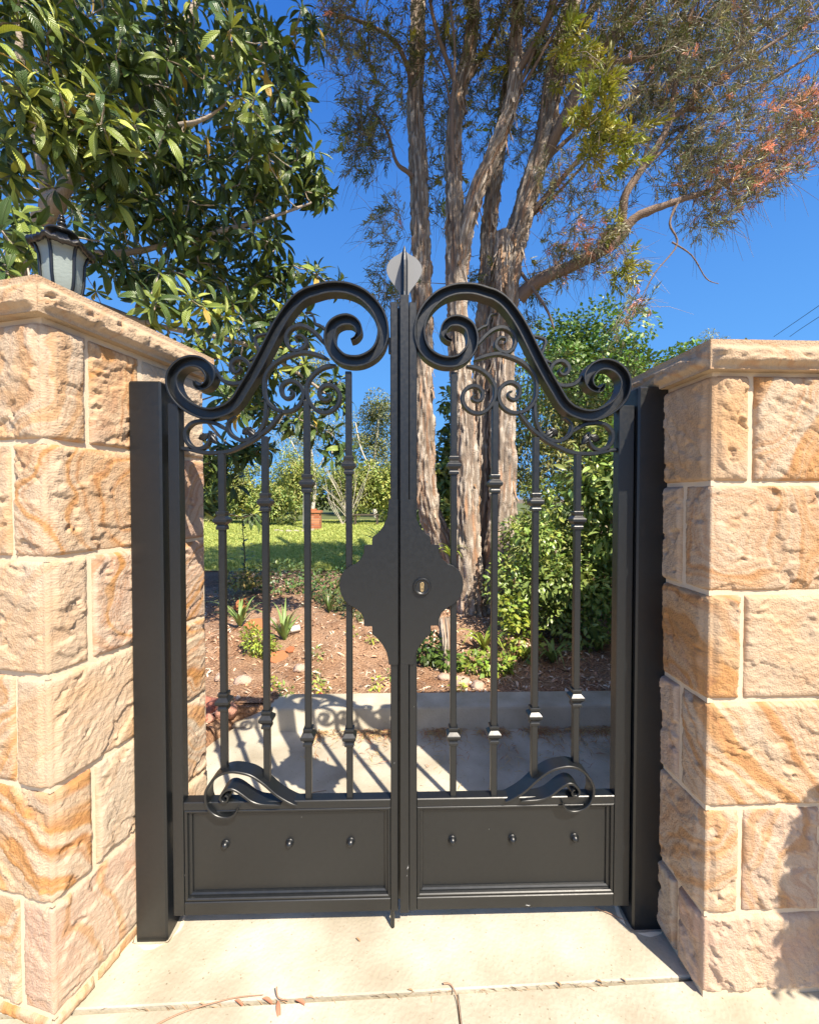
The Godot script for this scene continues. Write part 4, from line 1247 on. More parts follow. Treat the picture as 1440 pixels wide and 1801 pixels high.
func build_paperbark() -> void:
	var bark := mat(Color.WHITE, 0.92, true, 0.25)
	relief(bark, noise(0.05, 63, 4), 0.6, 5.0, 256)
	var stems := {
		"A": [[Vector3(0.70, 0.0, -4.40), Vector3(0.45, 0.81, -4.38), Vector3(0.29, 1.29, -4.34), Vector3(0.245, 1.89, -4.32), Vector3(0.235, 2.98, -4.35), Vector3(0.23, 3.60, -4.40), Vector3(0.20, 4.88, -4.50), Vector3(0.17, 5.70, -4.60), Vector3(0.19, 6.43, -4.70), Vector3(0.23, 7.43, -4.80), Vector3(0.3, 8.6, -4.9)], 0.116, 0.055],
		"B": [[Vector3(0.70, 0.0, -4.00), Vector3(0.68, 0.72, -4.05), Vector3(0.665, 1.29, -4.10), Vector3(0.66, 1.99, -4.15), Vector3(0.60, 2.93, -4.20), Vector3(0.575, 3.71, -4.25), Vector3(0.565, 4.50, -4.30), Vector3(0.56, 5.01, -4.35), Vector3(0.62, 5.61, -4.40), Vector3(0.76, 6.23, -4.50), Vector3(0.83, 7.20, -4.60)], 0.118, 0.05],
		"D": [[Vector3(0.60, 3.6, -4.26), Vector3(0.68, 4.10, -4.25), Vector3(0.80, 4.50, -4.23), Vector3(0.96, 4.85, -4.20), Vector3(1.10, 5.23, -4.20), Vector3(1.17, 5.61, -4.20), Vector3(1.19, 6.04, -4.25), Vector3(1.25, 6.83, -4.30), Vector3(1.3, 7.6, -4.4)], 0.070, 0.042],
		"C": [[Vector3(0.94, 0.0, -4.10), Vector3(1.00, 0.71, -4.15), Vector3(1.06, 1.41, -4.20), Vector3(1.06, 2.36, -4.25), Vector3(1.09, 3.03, -4.30), Vector3(1.13, 3.62, -4.30), Vector3(1.24, 4.16, -4.30), Vector3(1.41, 4.75, -4.30), Vector3(1.54, 5.18, -4.35), Vector3(1.64, 5.83, -4.40), Vector3(1.80, 6.43, -4.50), Vector3(2.07, 7.36, -4.60), Vector3(2.3, 8.2, -4.7)], 0.138, 0.055],
		"E": [[Vector3(0.84, 0.0, -4.32), Vector3(0.86, 0.9, -4.36), Vector3(0.88, 2.0, -4.40), Vector3(0.92, 3.0, -4.45), Vector3(0.95, 3.7, -4.5), Vector3(1.02, 4.6, -4.6), Vector3(1.2, 5.8, -4.7), Vector3(1.4, 7.2, -4.8)], 0.11, 0.045],
		"F": [[Vector3(1.06, 2.9, -4.26), Vector3(1.055, 3.55, -4.20), Vector3(1.05, 4.02, -4.18)], 0.085, 0.068]}
	var o1 := thing("paperbark_tree", "single tall pale trunk with flaking bark, behind the gate's centre post", "tree", Vector3(0.70, 0.0, -4.40))
	var o2 := thing("paperbark_tree", "many-stemmed peeling tree with pink-tipped crown, behind the right gate leaf", "tree", Vector3(0.84, 0.0, -4.15))
	var wood1 := Wood.new()
	var wood2 := Wood.new()
	var lists := [[], []]
	for key: String in stems:
		var s: Array = stems[key]
		var first := key == "A"
		var own := o1 if first else o2
		var pts: Array = []
		for q: Vector3 in s[0]: pts.append(q - own.position)
		put("trunk" if key != "F" else "broken_stem", bark_column(pts, s[1], s[2], key.unicode_at(0), 1.7 if key not in ["D", "F"] else 1.0), bark, own)
		var sm := smooth3(pts, 5)
		var rad := PackedFloat32Array()
		for k in sm.size(): rad.append(lerpf(s[1], s[2], float(k) / sm.size()))
		(wood1 if first else wood2).add(sm, rad)
		lists[0 if first else 1].append([sm, s[1], s[2]])
	peelings(o1, bark, lists[0], 71, 90)
	peelings(o2, bark, lists[1], 72, 330)
	var limbs := [[2, [Vector3(1.25, 3.42, -4.3), Vector3(1.42, 3.55, -4.2), Vector3(1.77, 3.67, -4.1), Vector3(2.10, 3.82, -4.0), Vector3(2.25, 4.01, -3.95), Vector3(2.40, 4.07, -3.9), Vector3(2.67, 4.17, -3.9), Vector3(3.04, 4.30, -3.9), Vector3(3.42, 4.52, -3.9)], 0.075, 0.012],
		[2, [Vector3(2.16, 3.9, -3.97), Vector3(2.14, 4.18, -3.9), Vector3(2.28, 4.42, -3.9), Vector3(2.48, 4.72, -3.9), Vector3(2.58, 4.92, -3.9), Vector3(2.75, 5.09, -3.95), Vector3(2.95, 5.37, -4.0), Vector3(3.44, 5.90, -4.1), Vector3(4.02, 6.38, -4.2)], 0.042, 0.016],
		[2, [Vector3(1.50, 4.85, -4.32), Vector3(1.68, 5.20, -4.1), Vector3(1.86, 5.55, -4.0), Vector3(2.19, 5.82, -3.9), Vector3(2.57, 6.25, -3.9), Vector3(3.0, 6.9, -3.9)], 0.06, 0.02],
		[2, [Vector3(2.73, 5.08, -3.95), Vector3(3.22, 5.14, -4.0), Vector3(3.55, 5.37, -4.0), Vector3(4.22, 5.82, -4.1)], 0.022, 0.010],
		[2, [Vector3(2.67, 4.17, -3.9), Vector3(2.53, 3.90, -3.82), Vector3(2.59, 3.69, -3.8), Vector3(2.38, 3.42, -3.8), Vector3(2.27, 3.21, -3.8)], 0.012, 0.004],
		[2, [Vector3(2.54, 3.71, -3.8), Vector3(2.73, 3.59, -3.8), Vector3(2.87, 3.38, -3.8), Vector3(2.99, 3.33, -3.8)], 0.008, 0.003],
		[2, [Vector3(1.86, 5.55, -4.0), Vector3(2.3, 5.5, -3.9), Vector3(2.7, 5.7, -3.85), Vector3(3.3, 6.3, -3.9)], 0.028, 0.012],
		[2, [Vector3(0.69, 5.4, -4.4), Vector3(0.55, 5.7, -4.3), Vector3(0.35, 6.1, -4.2), Vector3(0.2, 6.8, -4.1)], 0.03, 0.012],
		[2, [Vector3(1.17, 5.6, -4.2), Vector3(1.4, 5.9, -4.0), Vector3(1.55, 6.3, -3.8), Vector3(1.6, 7.0, -3.7)], 0.04, 0.015],
		[1, [Vector3(0.20, 4.75, -4.49), Vector3(0.08, 4.80, -4.42), Vector3(-0.04, 4.89, -4.4), Vector3(-0.14, 5.17, -4.35), Vector3(-0.31, 5.35, -4.3)], 0.028, 0.010],
		[1, [Vector3(0.18, 5.75, -4.6), Vector3(-0.02, 6.2, -4.5), Vector3(-0.38, 6.32, -4.4), Vector3(-0.78, 6.31, -4.3)], 0.03, 0.010],
		[2, [Vector3(1.22, 3.75, -4.3), Vector3(1.45, 3.25, -4.1), Vector3(1.53, 3.0, -4.05)], 0.02, 0.008]]
	rng.seed = 880
	for k in 26:               # a fan of thinner limbs, up and to the right
		var roots := [Vector3(1.24, 4.16, -4.30), Vector3(1.41, 4.75, -4.30), Vector3(1.54, 5.18, -4.35), Vector3(1.64, 5.83, -4.40), Vector3(1.10, 5.23, -4.20), Vector3(1.17, 5.61, -4.20), Vector3(0.62, 5.61, -4.40), Vector3(0.565, 4.50, -4.30), Vector3(2.28, 4.42, -3.90), Vector3(2.58, 4.92, -3.90), Vector3(1.68, 5.20, -4.1), Vector3(1.86, 5.55, -4.0)]
		var a: Vector3 = roots[k % 12]
		var d := Vector3(rng.randf_range(0.15, 1.25), rng.randf_range(0.75, 1.15), rng.randf_range(-0.25, 0.35))
		if a.x < 0.7: d.x -= 0.75
		var ln := rng.randf_range(1.2, 2.4)
		limbs.append([2, [a, a + d * ln * 0.3 + rvec() * 0.08, a + d * ln * 0.65 + rvec() * 0.12 + Vector3(0, 0.06, 0), a + d * ln + rvec() * 0.1], rng.randf_range(0.014, 0.032), 0.005])
	for l: Array in limbs:
		var own := o1 if l[0] == 1 else o2
		var pts: Array = []
		for q: Vector3 in l[1]: pts.append(q - own.position)
		limb(own, "limb", pts, l[2], l[3], wood1 if l[0] == 1 else wood2, bark, 9, 0.08, Color(0.24, 0.18, 0.14))
	# fine twigs and narrow leaves
	var fol := [leaf_mat(lin(0.16, 0.185, 0.055), 0.5, 0.25), leaf_mat(lin(0.36, 0.38, 0.06), 0.45), leaf_mat(lin(0.78, 0.42, 0.33), 0.5, 0.35), leaf_mat(lin(0.31, 0.33, 0.20), 0.5, 0.2)]
	var sprigs := []
	for k in 4: sprigs.append(sprig_mesh(0.16, 0.070, 0.0115, 15, 800 + k, 0.02 + 0.012 * k))
	var big := []
	for k in 3: big.append(sprig_mesh(0.15, 0.10, 0.020, 15, 820 + k, 0.03))
	var pinks := []
	for k in 2: pinks.append(sprig_mesh(0.075, 0.058, 0.0115, 11, 830 + k, 0.0))
	rng.seed = 900
	var tips1 := PackedVector3Array()
	var tips2 := PackedVector3Array()
	var pal1 := PackedInt32Array()
	var pal2 := PackedInt32Array()
	for k in range(0, PAPERBARK.size(), 8):
		for j in int(PAPERBARK[k + 6]):
			var q := rvec() * pow(rng.randf(), 0.42) * 1.12
			var at := Vector3(PAPERBARK[k] + q.x * PAPERBARK[k + 3], PAPERBARK[k + 1] + q.y * PAPERBARK[k + 4], PAPERBARK[k + 2] + q.z * PAPERBARK[k + 5])
			if at.x < 0.12:
				tips1.append(at - o1.position); pal1.append(int(PAPERBARK[k + 7]))
			else:
				tips2.append(at - o2.position); pal2.append(int(PAPERBARK[k + 7]))
	for j in 2100:                 # the crown above the frame
		var q := rvec() * pow(rng.randf(), 0.5)
		var at := Vector3(0.5 + q.x * 2.0, 7.0 + q.y * 0.8, -2.8 + q.z * 1.9)
		tips2.append(at - o2.position); pal2.append(9)
	for side in 2:
		var own := o1 if side == 0 else o2
		var tips := tips1 if side == 0 else tips2
		var pal := pal1 if side == 0 else pal2
		var mb := MB.new()
		var dirs := twigs(tips, wood1 if side == 0 else wood2, mb, 0.0016, 0.011, -0.05, 0.13, [Color(0.20, 0.16, 0.125), Color(0.32, 0.265, 0.22), Color(0.46, 0.39, 0.33), Color(0.14, 0.11, 0.09)], Vector3(0, 4.0, 0))
		# bare hanging twiglets
		for k in tips.size():
			for rep in (1 + rng.randi() % 2):
				var a := tips[k]
				var d := (dirs[k] + rvec() * 0.9 + Vector3(0, -0.3, 0)).normalized()
				var ln := rng.randf_range(0.12, 0.38)
				mb.tube(PackedVector3Array([a, a + d * ln * 0.5 + rvec() * 0.02, a + d * ln + Vector3(0, -0.25 * ln, 0)]), PackedFloat32Array([0.0022, 0.0018, 0.0009]), 3, [Color(0.42, 0.34, 0.28), Color(0.30, 0.22, 0.17), Color(0.18, 0.12, 0.09)][rng.randi() % 3])
		tag(put("twigs", mb.mesh(), bark, own), "", "", "", "stuff")
		var where := {}
		var cols := {}
		for k in tips.size():
			var nn := 4 if pal[k] == 9 else (1 if rng.randf() < 0.75 else 2)
			for j in nn:
				var p := pal[k] if pal[k] != 9 else 0
				if p == 2 and rng.randf() < (0.45 if tips[k].x + own.position.x > 2.9 else 0.75): p = 3
				if p == 3 and rng.randf() < 0.06: p = 2
				if p == 0 and rng.randf() < 0.22: p = 3
				if p == 0 and rng.randf() < 0.05: p = 1
				var d := (dirs[k] + rvec() * 0.75 + Vector3(0, -0.15, 0)).normalized()
				var b := frame(d, rvec()).scaled(Vector3.ONE * rng.randf_range(0.7, 1.2))
				var key := p * 10 + (rng.randi() % (3 if p == 1 else (2 if p == 2 else 4)))
				if not where.has(key):
					where[key] = []; cols[key] = PackedColorArray()
				where[key].append(Transform3D(b, tips[k] + rvec() * 0.05 - d * 0.06))
				var g := rng.randf_range(0.6, 1.35)
				cols[key].append(Color(g * rng.randf_range(0.85, 1.25), g, g * rng.randf_range(0.7, 1.1)))
		for key: int in where:
			var p := key / 10
			var sh: Array = big if p == 1 else (pinks if p == 2 else sprigs)
			many("foliage", sh[key % 10], fol[p], where[key], cols[key], own)


# a bush or tree made of leafy lobes; each lobe is [centre, radii]
func bush(called: String, label: String, cat: String, at: Vector3, lobes: Array, leaf: Mesh, m: Material, count: int, stems: Array, seed_: int, group := "", shell := 0.5, tint := 0.35, singles := 0) -> Node3D:
	rng.seed = seed_
	var o := thing(called, label, cat, at, group)
	var bark := mat(lin(0.30, 0.24, 0.17), 0.9)
	for s: Array in stems:
		var mb := MB.new()
		var p := smooth3(s[0], 5)
		var r := PackedFloat32Array()
		for k in p.size(): r.append(lerpf(s[1], s[2], float(k) / (p.size() - 1)))
		mb.tube(p, r, 8)
		put("stem", mb.mesh(), s[3] if s.size() > 3 else bark, o)
	var where := []
	var cols := PackedColorArray()
	var vol := 0.0
	for l: Array in lobes: vol += pow(l[1].x * l[1].y * l[1].z, 0.667)
	for l: Array in lobes:
		var nn := int(count * pow(l[1].x * l[1].y * l[1].z, 0.667) / vol)
		var shade := rng.randf_range(1 - tint, 1 + tint)
		for k in nn:
			var u := rvec()
			var lump := 1.0 + 0.22 * n_low.get_noise_3dv(u * 0.28 + l[0])
			var q: Vector3 = l[0] + u * l[1] * lump * pow(rng.randf(), shell * 0.5)
			var d := (u + rvec() * 0.8 + Vector3(0, -0.2, 0)).normalized()
			var b := frame(d, (u + Vector3(0, 0.8, 0) + rvec() * 0.5).normalized()).scaled(Vector3.ONE * rng.randf_range(0.65, 1.2))
			where.append(Transform3D(b, q))
			var g := shade * rng.randf_range(0.7, 1.3)
			cols.append(Color(g * rng.randf_range(0.8, 1.25), g, g * rng.randf_range(0.7, 1.1)))
	if singles > 0:
		var ids := range(where.size())
		ids.sort_custom(func(a: int, b: int) -> bool: return (where[a].origin + at).length_squared() < (where[b].origin + at).length_squared())
		var rest := []
		var rc := PackedColorArray()
		for k in ids.size():
			if k < singles: put("leaf", leaf, m, o, where[ids[k]])
			else:
				rest.append(where[ids[k]]); rc.append(cols[ids[k]])
		where = rest; cols = rc
	many("foliage", leaf, m, where, cols, o)
	return o


# a clump of strap leaves arching out of the ground
func strap_plant(called: String, label: String, at: Vector3, count: int, length: float, width: float, arch: float, m: Material, seed_: int, group := "") -> void:
	rng.seed = seed_
	var o := thing(called, label, "plant", at, group)
	for k in count:
		var w := TAU * k / count * 1.0 + rng.randf_range(-0.4, 0.4)
		var lean := rng.randf_range(0.15, 0.75)
		var ln := length * rng.randf_range(0.65, 1.1)
		var p := PackedVector3Array()
		var uv := PackedVector2Array()
		for r in 9:
			var tt := r / 8.0
			var a := lean + arch * tt * tt * rng.randf_range(0.9, 1.1)
			var c := Vector3(cos(w), 0, sin(w)) * ln * tt * sin(lean + arch * 0.45 * tt * tt) + Vector3(0, ln * tt * cos(a * (0.75 if arch > 1.0 else 0.6)), 0)
			var side := Vector3(-sin(w), 0, cos(w))
			var hw := width / 2 * (1.0 - pow(tt, 2.2)) * (0.7 + 0.6 * sin(PI * minf(tt + 0.15, 1.0)))
			for e in 3:
				p.append(c + side * hw * (e - 1) + Vector3(0, 0.25 * hw * absf(e - 1), 0))
				uv.append(Vector2(e / 2.0, tt))
		var mb := MB.new()
		mb.grid(p, 3, 9, PackedColorArray(), uv)
		put("leaf", mb.mesh(), m, o)

func lobes(c: Vector3, r: Vector3, count: int, size: float, seed_: int) -> Array:
	rng.seed = seed_
	var o := []
	for k in count:
		var u := rvec() * pow(rng.randf(), 0.5)
		var s := size * rng.randf_range(0.65, 1.25)
		o.append([c + u * (r - Vector3.ONE * s * 0.6).max(Vector3(0.02, 0.02, 0.02)), Vector3(s, s * rng.randf_range(0.65, 0.95), s)])
	return o


func build_background() -> void:
	var leafy := leaf_mesh(0.13, 0.075, 0.5, 0.2, 2, 1)
	var fine := leaf_mesh(0.15, 0.045, 0.6, 0.2, 2, 1)
	var yg := leaf_mat(lin(0.28, 0.325, 0.085), 0.55)
	var mid := leaf_mat(lin(0.21, 0.26, 0.07), 0.55)
	var olive := leaf_mat(lin(0.22, 0.245, 0.10), 0.6)
	var gum := leaf_mat(lin(0.27, 0.29, 0.14), 0.6)
	var bright := leaf_mat(lin(0.15, 0.255, 0.06), 0.45)
	var pale := mat(lin(0.62, 0.56, 0.46), 0.85)
	var trunk := func(x: float, z: float, h: float) -> Array: return [Vector3(0, -0.1, 0), Vector3(x * 0.4, h * 0.4, 0), Vector3(x, h, z)]
	var back := "trees and shrubs along the far edge of the lawn"
	bush("shrub", "yellow-green rounded shrub at the far lawn edge, behind the first two bars", "shrub", Vector3(-6.0, 0.25, -16.0), lobes(Vector3(0, 1.45, 0), Vector3(1.1, 1.45, 0.9), 16, 0.5, 1), leafy, yg, 5200, [[trunk.call(0.2, 0.0, 1.2), 0.05, 0.02]], 101, back)
	bush("shrub", "tall feathery shrub at the far lawn edge, between second and third bars", "shrub", Vector3(-4.4, 0.25, -17.0), lobes(Vector3(0, 1.9, 0), Vector3(1.35, 1.9, 1.0), 20, 0.55, 2), fine, yg, 6800, [[trunk.call(0.2, 0.0, 1.6), 0.06, 0.02]], 102, back)
	bush("shrub", "low dark dense shrub at the lawn's far edge, left of the brick pier", "shrub", Vector3(-4.6, 0.2, -14.9), lobes(Vector3(0, 0.8, 0), Vector3(1.2, 0.85, 0.6), 12, 0.45, 3), leafy, mid, 4200, [], 103, back)
	bush("shrub", "pale olive shrub partly hidden by the left pillar at the lawn's far edge", "shrub", Vector3(-8.3, 0.2, -17.0), lobes(Vector3(0, 0.9, 0), Vector3(1.6, 1.2, 0.9), 14, 0.5, 4), fine, gum, 4500, [], 104, back)
	bush("gum_tree", "distant pale thin-crowned gum tree rising behind the left leaf's middle bars", "tree", Vector3(-5.2, 0.2, -24.0), lobes(Vector3(0, 5.0, 0), Vector3(2.5, 2.2, 1.4), 22, 0.7, 5), fine, gum, 4200, [[[Vector3(0, 0, 0), Vector3(0.2, 2.0, 0), Vector3(-0.1, 4.5, 0)], 0.13, 0.06, pale], [[Vector3(0.1, 2.5, 0), Vector3(0.8, 3.6, 0), Vector3(1.3, 5.2, 0)], 0.06, 0.03, pale], [[Vector3(0.1, 2.2, 0), Vector3(-0.7, 3.6, 0.2), Vector3(-1.4, 5.0, 0.2)], 0.06, 0.03, pale]], 105, back)
	bush("gum_tree", "tall grey-green gum tree beside the left edge of the gate's centre post", "tree", Vector3(-1.3, 0.2, -22.0), lobes(Vector3(0, 4.2, 0), Vector3(2.0, 2.9, 1.4), 30, 0.62, 6), leafy, olive, 9000, [[[Vector3(0, 0, 0), Vector3(-0.2, 2.0, 0), Vector3(0.2, 5.5, 0.4)], 0.12, 0.05, pale], [[Vector3(-0.1, 2.4, 0.6), Vector3(-0.7, 3.6, 0.9), Vector3(-1.0, 5.0, 0.9)], 0.05, 0.03, pale]], 106, back)
	bush("slender_gum", "slender straight pale trunk standing by the brick pier, behind the third bar", "tree", Vector3(-3.07, 0.25, -13.2), lobes(Vector3(0.1, 5.2, 0), Vector3(0.9, 0.7, 0.7), 9, 0.3, 7), fine, gum, 700, [[[Vector3(0, -0.1, 0), Vector3(0.02, 1.6, 0), Vector3(0.05, 3.4, 0), Vector3(0.1, 5.0, 0)], 0.085, 0.045, pale]], 107, back)
	var bare := []
	rng.seed = 55
	for k in 24:
		var a := Vector3(rng.randf_range(-0.2, 0.3), 0, rng.randf_range(-0.1, 0.1))
		var top := Vector3(rng.randf_range(-0.95, 0.9), rng.randf_range(1.1, 2.7), rng.randf_range(0.1, 0.55))
		bare.append([[a, a.lerp(top, 0.45) + Vector3(rng.randf_range(-0.2, 0.2), 0.15, 0.1), top], rng.randf_range(0.009, 0.020), 0.004, pale])
	bush("bare_shrub", "shrub of bare whitish branches among green, right of the brick pier", "shrub", Vector3(-2.0, 0.25, -15.4), lobes(Vector3(0, 1.35, -0.35), Vector3(1.1, 1.4, 0.6), 16, 0.45, 8), fine, yg, 4600, bare, 108, back)
	bush("shrub", "yellow-green shrub at the lawn's far edge beside the gate's centre post", "shrub", Vector3(-0.65, 0.25, -16.2), lobes(Vector3(0, 1.35, 0), Vector3(1.3, 1.4, 0.9), 16, 0.5, 9), leafy, yg, 5600, [[trunk.call(-0.2, 0.3, 1.5), 0.05, 0.02, pale]], 109, back)
	bush("tree_belt", "mixed far-off wood closing the view behind the lawn", "wood", Vector3(-1.0, 0.2, -27.0), lobes(Vector3(0, 1.8, 0), Vector3(16.0, 2.0, 2.0), 60, 1.3, 10), leaf_mesh(0.3, 0.17, 0.5, 0.2, 2, 1), mid, 14000, [], 110).set_meta("kind", "stuff")
	bush("broad_tree", "dense bright green rounded tree rising left of the right pillar", "tree", Vector3(5.5, 0.2, -11.0), lobes(Vector3(0, 4.05, 0), Vector3(2.75, 2.5, 1.8), 60, 0.66, 11), leaf_mesh(0.125, 0.085, 0.5, 0.15, 2, 1), bright, 23000, [[[Vector3(0, 0, 0), Vector3(0.1, 1.6, 0), Vector3(0.2, 3.6, 0)], 0.16, 0.08]], 111)
	bush("grey_tree", "far grey-green tree top just above the right pillar's cap", "tree", Vector3(18.8, 0.2, -24.0), lobes(Vector3(0, 9.6, 0), Vector3(1.3, 1.7, 1.2), 14, 0.5, 12), fine, gum, 2600, [[[Vector3(0, 0, 0), Vector3(0.1, 4.6, 0), Vector3(0.0, 9.2, 0)], 0.2, 0.08]], 112)
	# dense shrubs on the right of the bed
	var near_leaf := leaf_mesh(0.055, 0.024, 0.5, 0.25, 3, 1, 0.5)
	var big_leaf := leaf_mesh(0.105, 0.036, 0.7, 0.28, 4, 1, 0.5)
	var hedge := leaf_mat(lin(0.25, 0.335, 0.09), 0.33)
	var hedge2 := leaf_mat(lin(0.28, 0.37, 0.11), 0.33)
	var olive2 := leaf_mat(lin(0.26, 0.27, 0.085), 0.5)
	bush("shrub", "dense small-leaved green shrub filling the bed behind the right leaf", "shrub", Vector3(1.36, 0.12, -3.42), lobes(Vector3(0, 0.62, 0), Vector3(0.66, 0.82, 0.46), 40, 0.22, 13), near_leaf, hedge, 12500, [[[Vector3(0, -0.1, 0), Vector3(0.05, 0.4, 0), Vector3(-0.1, 0.9, 0)], 0.02, 0.01]], 113, "", 0.5, 0.35, 300)
	bush("shrub", "glossy larger-leaved shrub beside the right post behind the gate", "shrub", Vector3(1.78, 0.18, -3.35), lobes(Vector3(0, 1.18, 0), Vector3(0.42, 0.62, 0.35), 14, 0.22, 14), big_leaf, hedge2, 2400, [[[Vector3(0, -0.1, 0), Vector3(0.05, 0.4, 0), Vector3(-0.05, 1.1, 0)], 0.02, 0.01]], 114, "", 0.5, 0.35, 220)
	bush("shrub", "tall olive fine-leaved shrub behind the green shrubs, under the right scroll", "shrub", Vector3(2.3, 0.2, -5.3), lobes(Vector3(0, 2.0, 0), Vector3(1.3, 1.35, 0.7), 34, 0.42, 15), leaf_mesh(0.075, 0.022, 0.6, 0.2, 2, 1), olive2, 13000, [[[Vector3(0, -0.1, 0), Vector3(0.1, 1.0, 0), Vector3(-0.2, 2.2, 0)], 0.04, 0.015], [[Vector3(0, -0.1, 0), Vector3(0.4, 1.0, 0.1), Vector3(0.7, 2.4, 0.2)], 0.03, 0.012]], 115)
	bush("shrub", "dark green shrub seen between the paperbark trunks", "shrub", Vector3(0.95, 0.2, -6.2), lobes(Vector3(0, 1.7, 0), Vector3(0.95, 1.65, 0.7), 26, 0.4, 16), leafy, mid, 5200, [[trunk.call(0.1, 0.0, 1.6), 0.05, 0.02]], 116)
	bush("shrub", "wide mid-green shrub behind the bed, far right behind the post", "shrub", Vector3(4.2, 0.2, -5.6), lobes(Vector3(0, 1.6, 0), Vector3(1.6, 1.6, 1.0), 26, 0.5, 17), leafy, mid, 6000, [], 117)
	# overhead wires
	var wire := mat(lin(0.02, 0.02, 0.022), 0.6)
	for w: Array in [[Vector3(33.2, 14.6, -36.5), Vector3(32.51, 15.38, -35.0), Vector3(29.21, 14.76, -28.0), Vector3(22.0, 13.6, -12.0), Vector3(16.0, 13.2, 0.0), "upper of two overhead wires in the sky above the right pillar"], [Vector3(35.0, 15.0, -37.5), Vector3(33.93, 15.40, -35.0), Vector3(31.31, 14.88, -30.0), Vector3(22.8, 13.2, -12.0), Vector3(16.8, 12.7, 0.0), "lower of two overhead wires in the sky above the right pillar"]]:
		var p := smooth3(w.slice(1, 5), 8)
		var r := PackedFloat32Array()
		for k in p.size(): r.append(0.022)
		var mb := MB.new()
		mb.tube(p, r, 5)
		tag(put("overhead_wire", mb.mesh(), wire), w[5], "wire", "overhead wires")


func build_garden() -> void:
	var terracotta := mat(lin(0.42, 0.155, 0.065), 0.85)
	relief(terracotta, noise(0.05, 81, 4), 0.25, 8.0, 256)
	# brick pier at the far side of the lawn
	var pier := thing("brick_pier", "short square red brick pier on the far lawn, beside the pale trunk", "pier", Vector3(-2.71, 0.285, -13.0))
	var bricks := [mat(lin(0.47, 0.175, 0.075), 0.9), mat(lin(0.40, 0.13, 0.06), 0.9), mat(lin(0.53, 0.23, 0.11), 0.9)]
	var brick := MB.new()
	brick.box(Transform3D.IDENTITY, Vector3(0.168, 0.066, 0.106), 0.004)
	var bm := brick.mesh()
	var core := MB.new()
	core.box(Transform3D(Basis.IDENTITY, Vector3(0, 0.28, 0)), Vector3(0.338, 0.56, 0.338), 0.002)
	put("mortar", core.mesh(), mat(lin(0.45, 0.38, 0.3), 0.95), pier)
	rng.seed = 91
	for c in 7:
		var y := 0.04 + c * 0.078
		for k in 4:
			var b := Basis(Vector3.UP, PI / 2 * k)
			for j in 2:
				var x := (-0.0865 + 0.173 * j) if c % 2 == 0 else (-0.0865 + 0.173 * j)
				put("brick", bm, bricks[rng.randi() % 3], pier, Transform3D(b, b * Vector3(x, y, 0.122 + rng.randf_range(0.0, 0.004))))
	var capm := MB.new()
	capm.box(Transform3D(Basis.IDENTITY, Vector3(0, 0.595, 0)), Vector3(0.42, 0.07, 0.42), 0.008)
	capm.box(Transform3D(Basis.IDENTITY, Vector3(-0.06, 0.66, 0)), Vector3(0.20, 0.06, 0.26), 0.008)
	put("cap_course", capm.mesh(), bricks[0], pier)
	rng.seed = 92
	var stone := mat(lin(0.42, 0.36, 0.29), 0.9)
	relief(stone, noise(0.05, 82, 4), 0.6, 6.0, 256)
	for k in 9:
		var w := -0.4 + k * 0.42
		tag(put("edging_stone", lump(rng.randf_range(0.07, 0.12), 300 + k, 0.6), stone, self, Transform3D(Basis.IDENTITY, Vector3(-3.25 + cos(w) * 0.55, 0.31, -12.6 + sin(w) * 0.45))), "pale stone of the low ring edging the bed round the pale trunk", "stone", "edging stones on the far lawn")
	var rail := thing("timber_rail", "low dark timber rail under the far shrubs, left of the centre post", "rail", Vector3(-1.25, 0.25, -15.0))
	var timber := mat(lin(0.09, 0.07, 0.05), 0.9)
	for q: Array in [[Vector3(0, 0.45, 0), Vector3(0.95, 0.05, 0.25)], [Vector3(-0.4, 0.2, 0), Vector3(0.07, 0.44, 0.2)], [Vector3(0.4, 0.2, 0), Vector3(0.07, 0.44, 0.2)]]:
		var mb := MB.new()
		mb.box(Transform3D(Basis.IDENTITY, q[0]), q[1], 0.005)
		put("plank" if q[0].x == 0 else "leg", mb.mesh(), timber, rail)
	# strap-leaved plants
	var iris := leaf_mat(lin(0.22, 0.32, 0.09), 0.45)
	var lime := leaf_mat(lin(0.30, 0.38, 0.06), 0.42)
	var deep := leaf_mat(lin(0.11, 0.17, 0.045), 0.38)
	var gy := func(x: float, z: float) -> Vector3: return Vector3(x, ground_y(x, z), z)
	strap_plant("iris", "upright strap-leaved plant left of the small bright bush", gy.call(-1.42, -3.62), 17, 0.36, 0.022, 0.9, iris, 401)
	strap_plant("iris", "upright strap-leaved plant behind the second and third bars, by the white pipe", gy.call(-0.95, -3.34), 17, 0.38, 0.024, 0.9, iris, 402)
	strap_plant("cycad", "bright arching plant on the lawn beside the lock plate's left side", gy.call(-0.36, -8.4), 26, 0.75, 0.06, 1.1, lime, 403)
	strap_plant("lily", "lime green arching strap plant in front of the many-stemmed tree", gy.call(0.66, -3.15), 12, 0.36, 0.030, 1.3, lime, 404)
	strap_plant("lily", "arching strap plant at the foot of the dense shrub, behind the right leaf", gy.call(1.13, -2.98), 14, 0.33, 0.024, 1.4, iris, 405)
	strap_plant("lily", "long-leaved strap plant by the right post, under the glossy shrub", gy.call(1.55, -3.15), 15, 0.46, 0.026, 1.2, iris, 406)
	strap_plant("lily", "yellowish strap plant between the two pale-barked trees", Vector3(0.50, 0.72, -3.95), 12, 0.28, 0.03, 1.5, lime, 407)
	strap_plant("lily", "dark strap plant close to the rightmost trunk of the many-stemmed tree", gy.call(1.02, -3.5), 13, 0.5, 0.022, 1.1, deep, 408)
	# small bushes and weeds
	var small := leaf_mesh(0.032, 0.013, 0.4, 0.25, 2, 1)
	var smallb := leaf_mesh(0.05, 0.03, 0.5, 0.2, 2, 1)
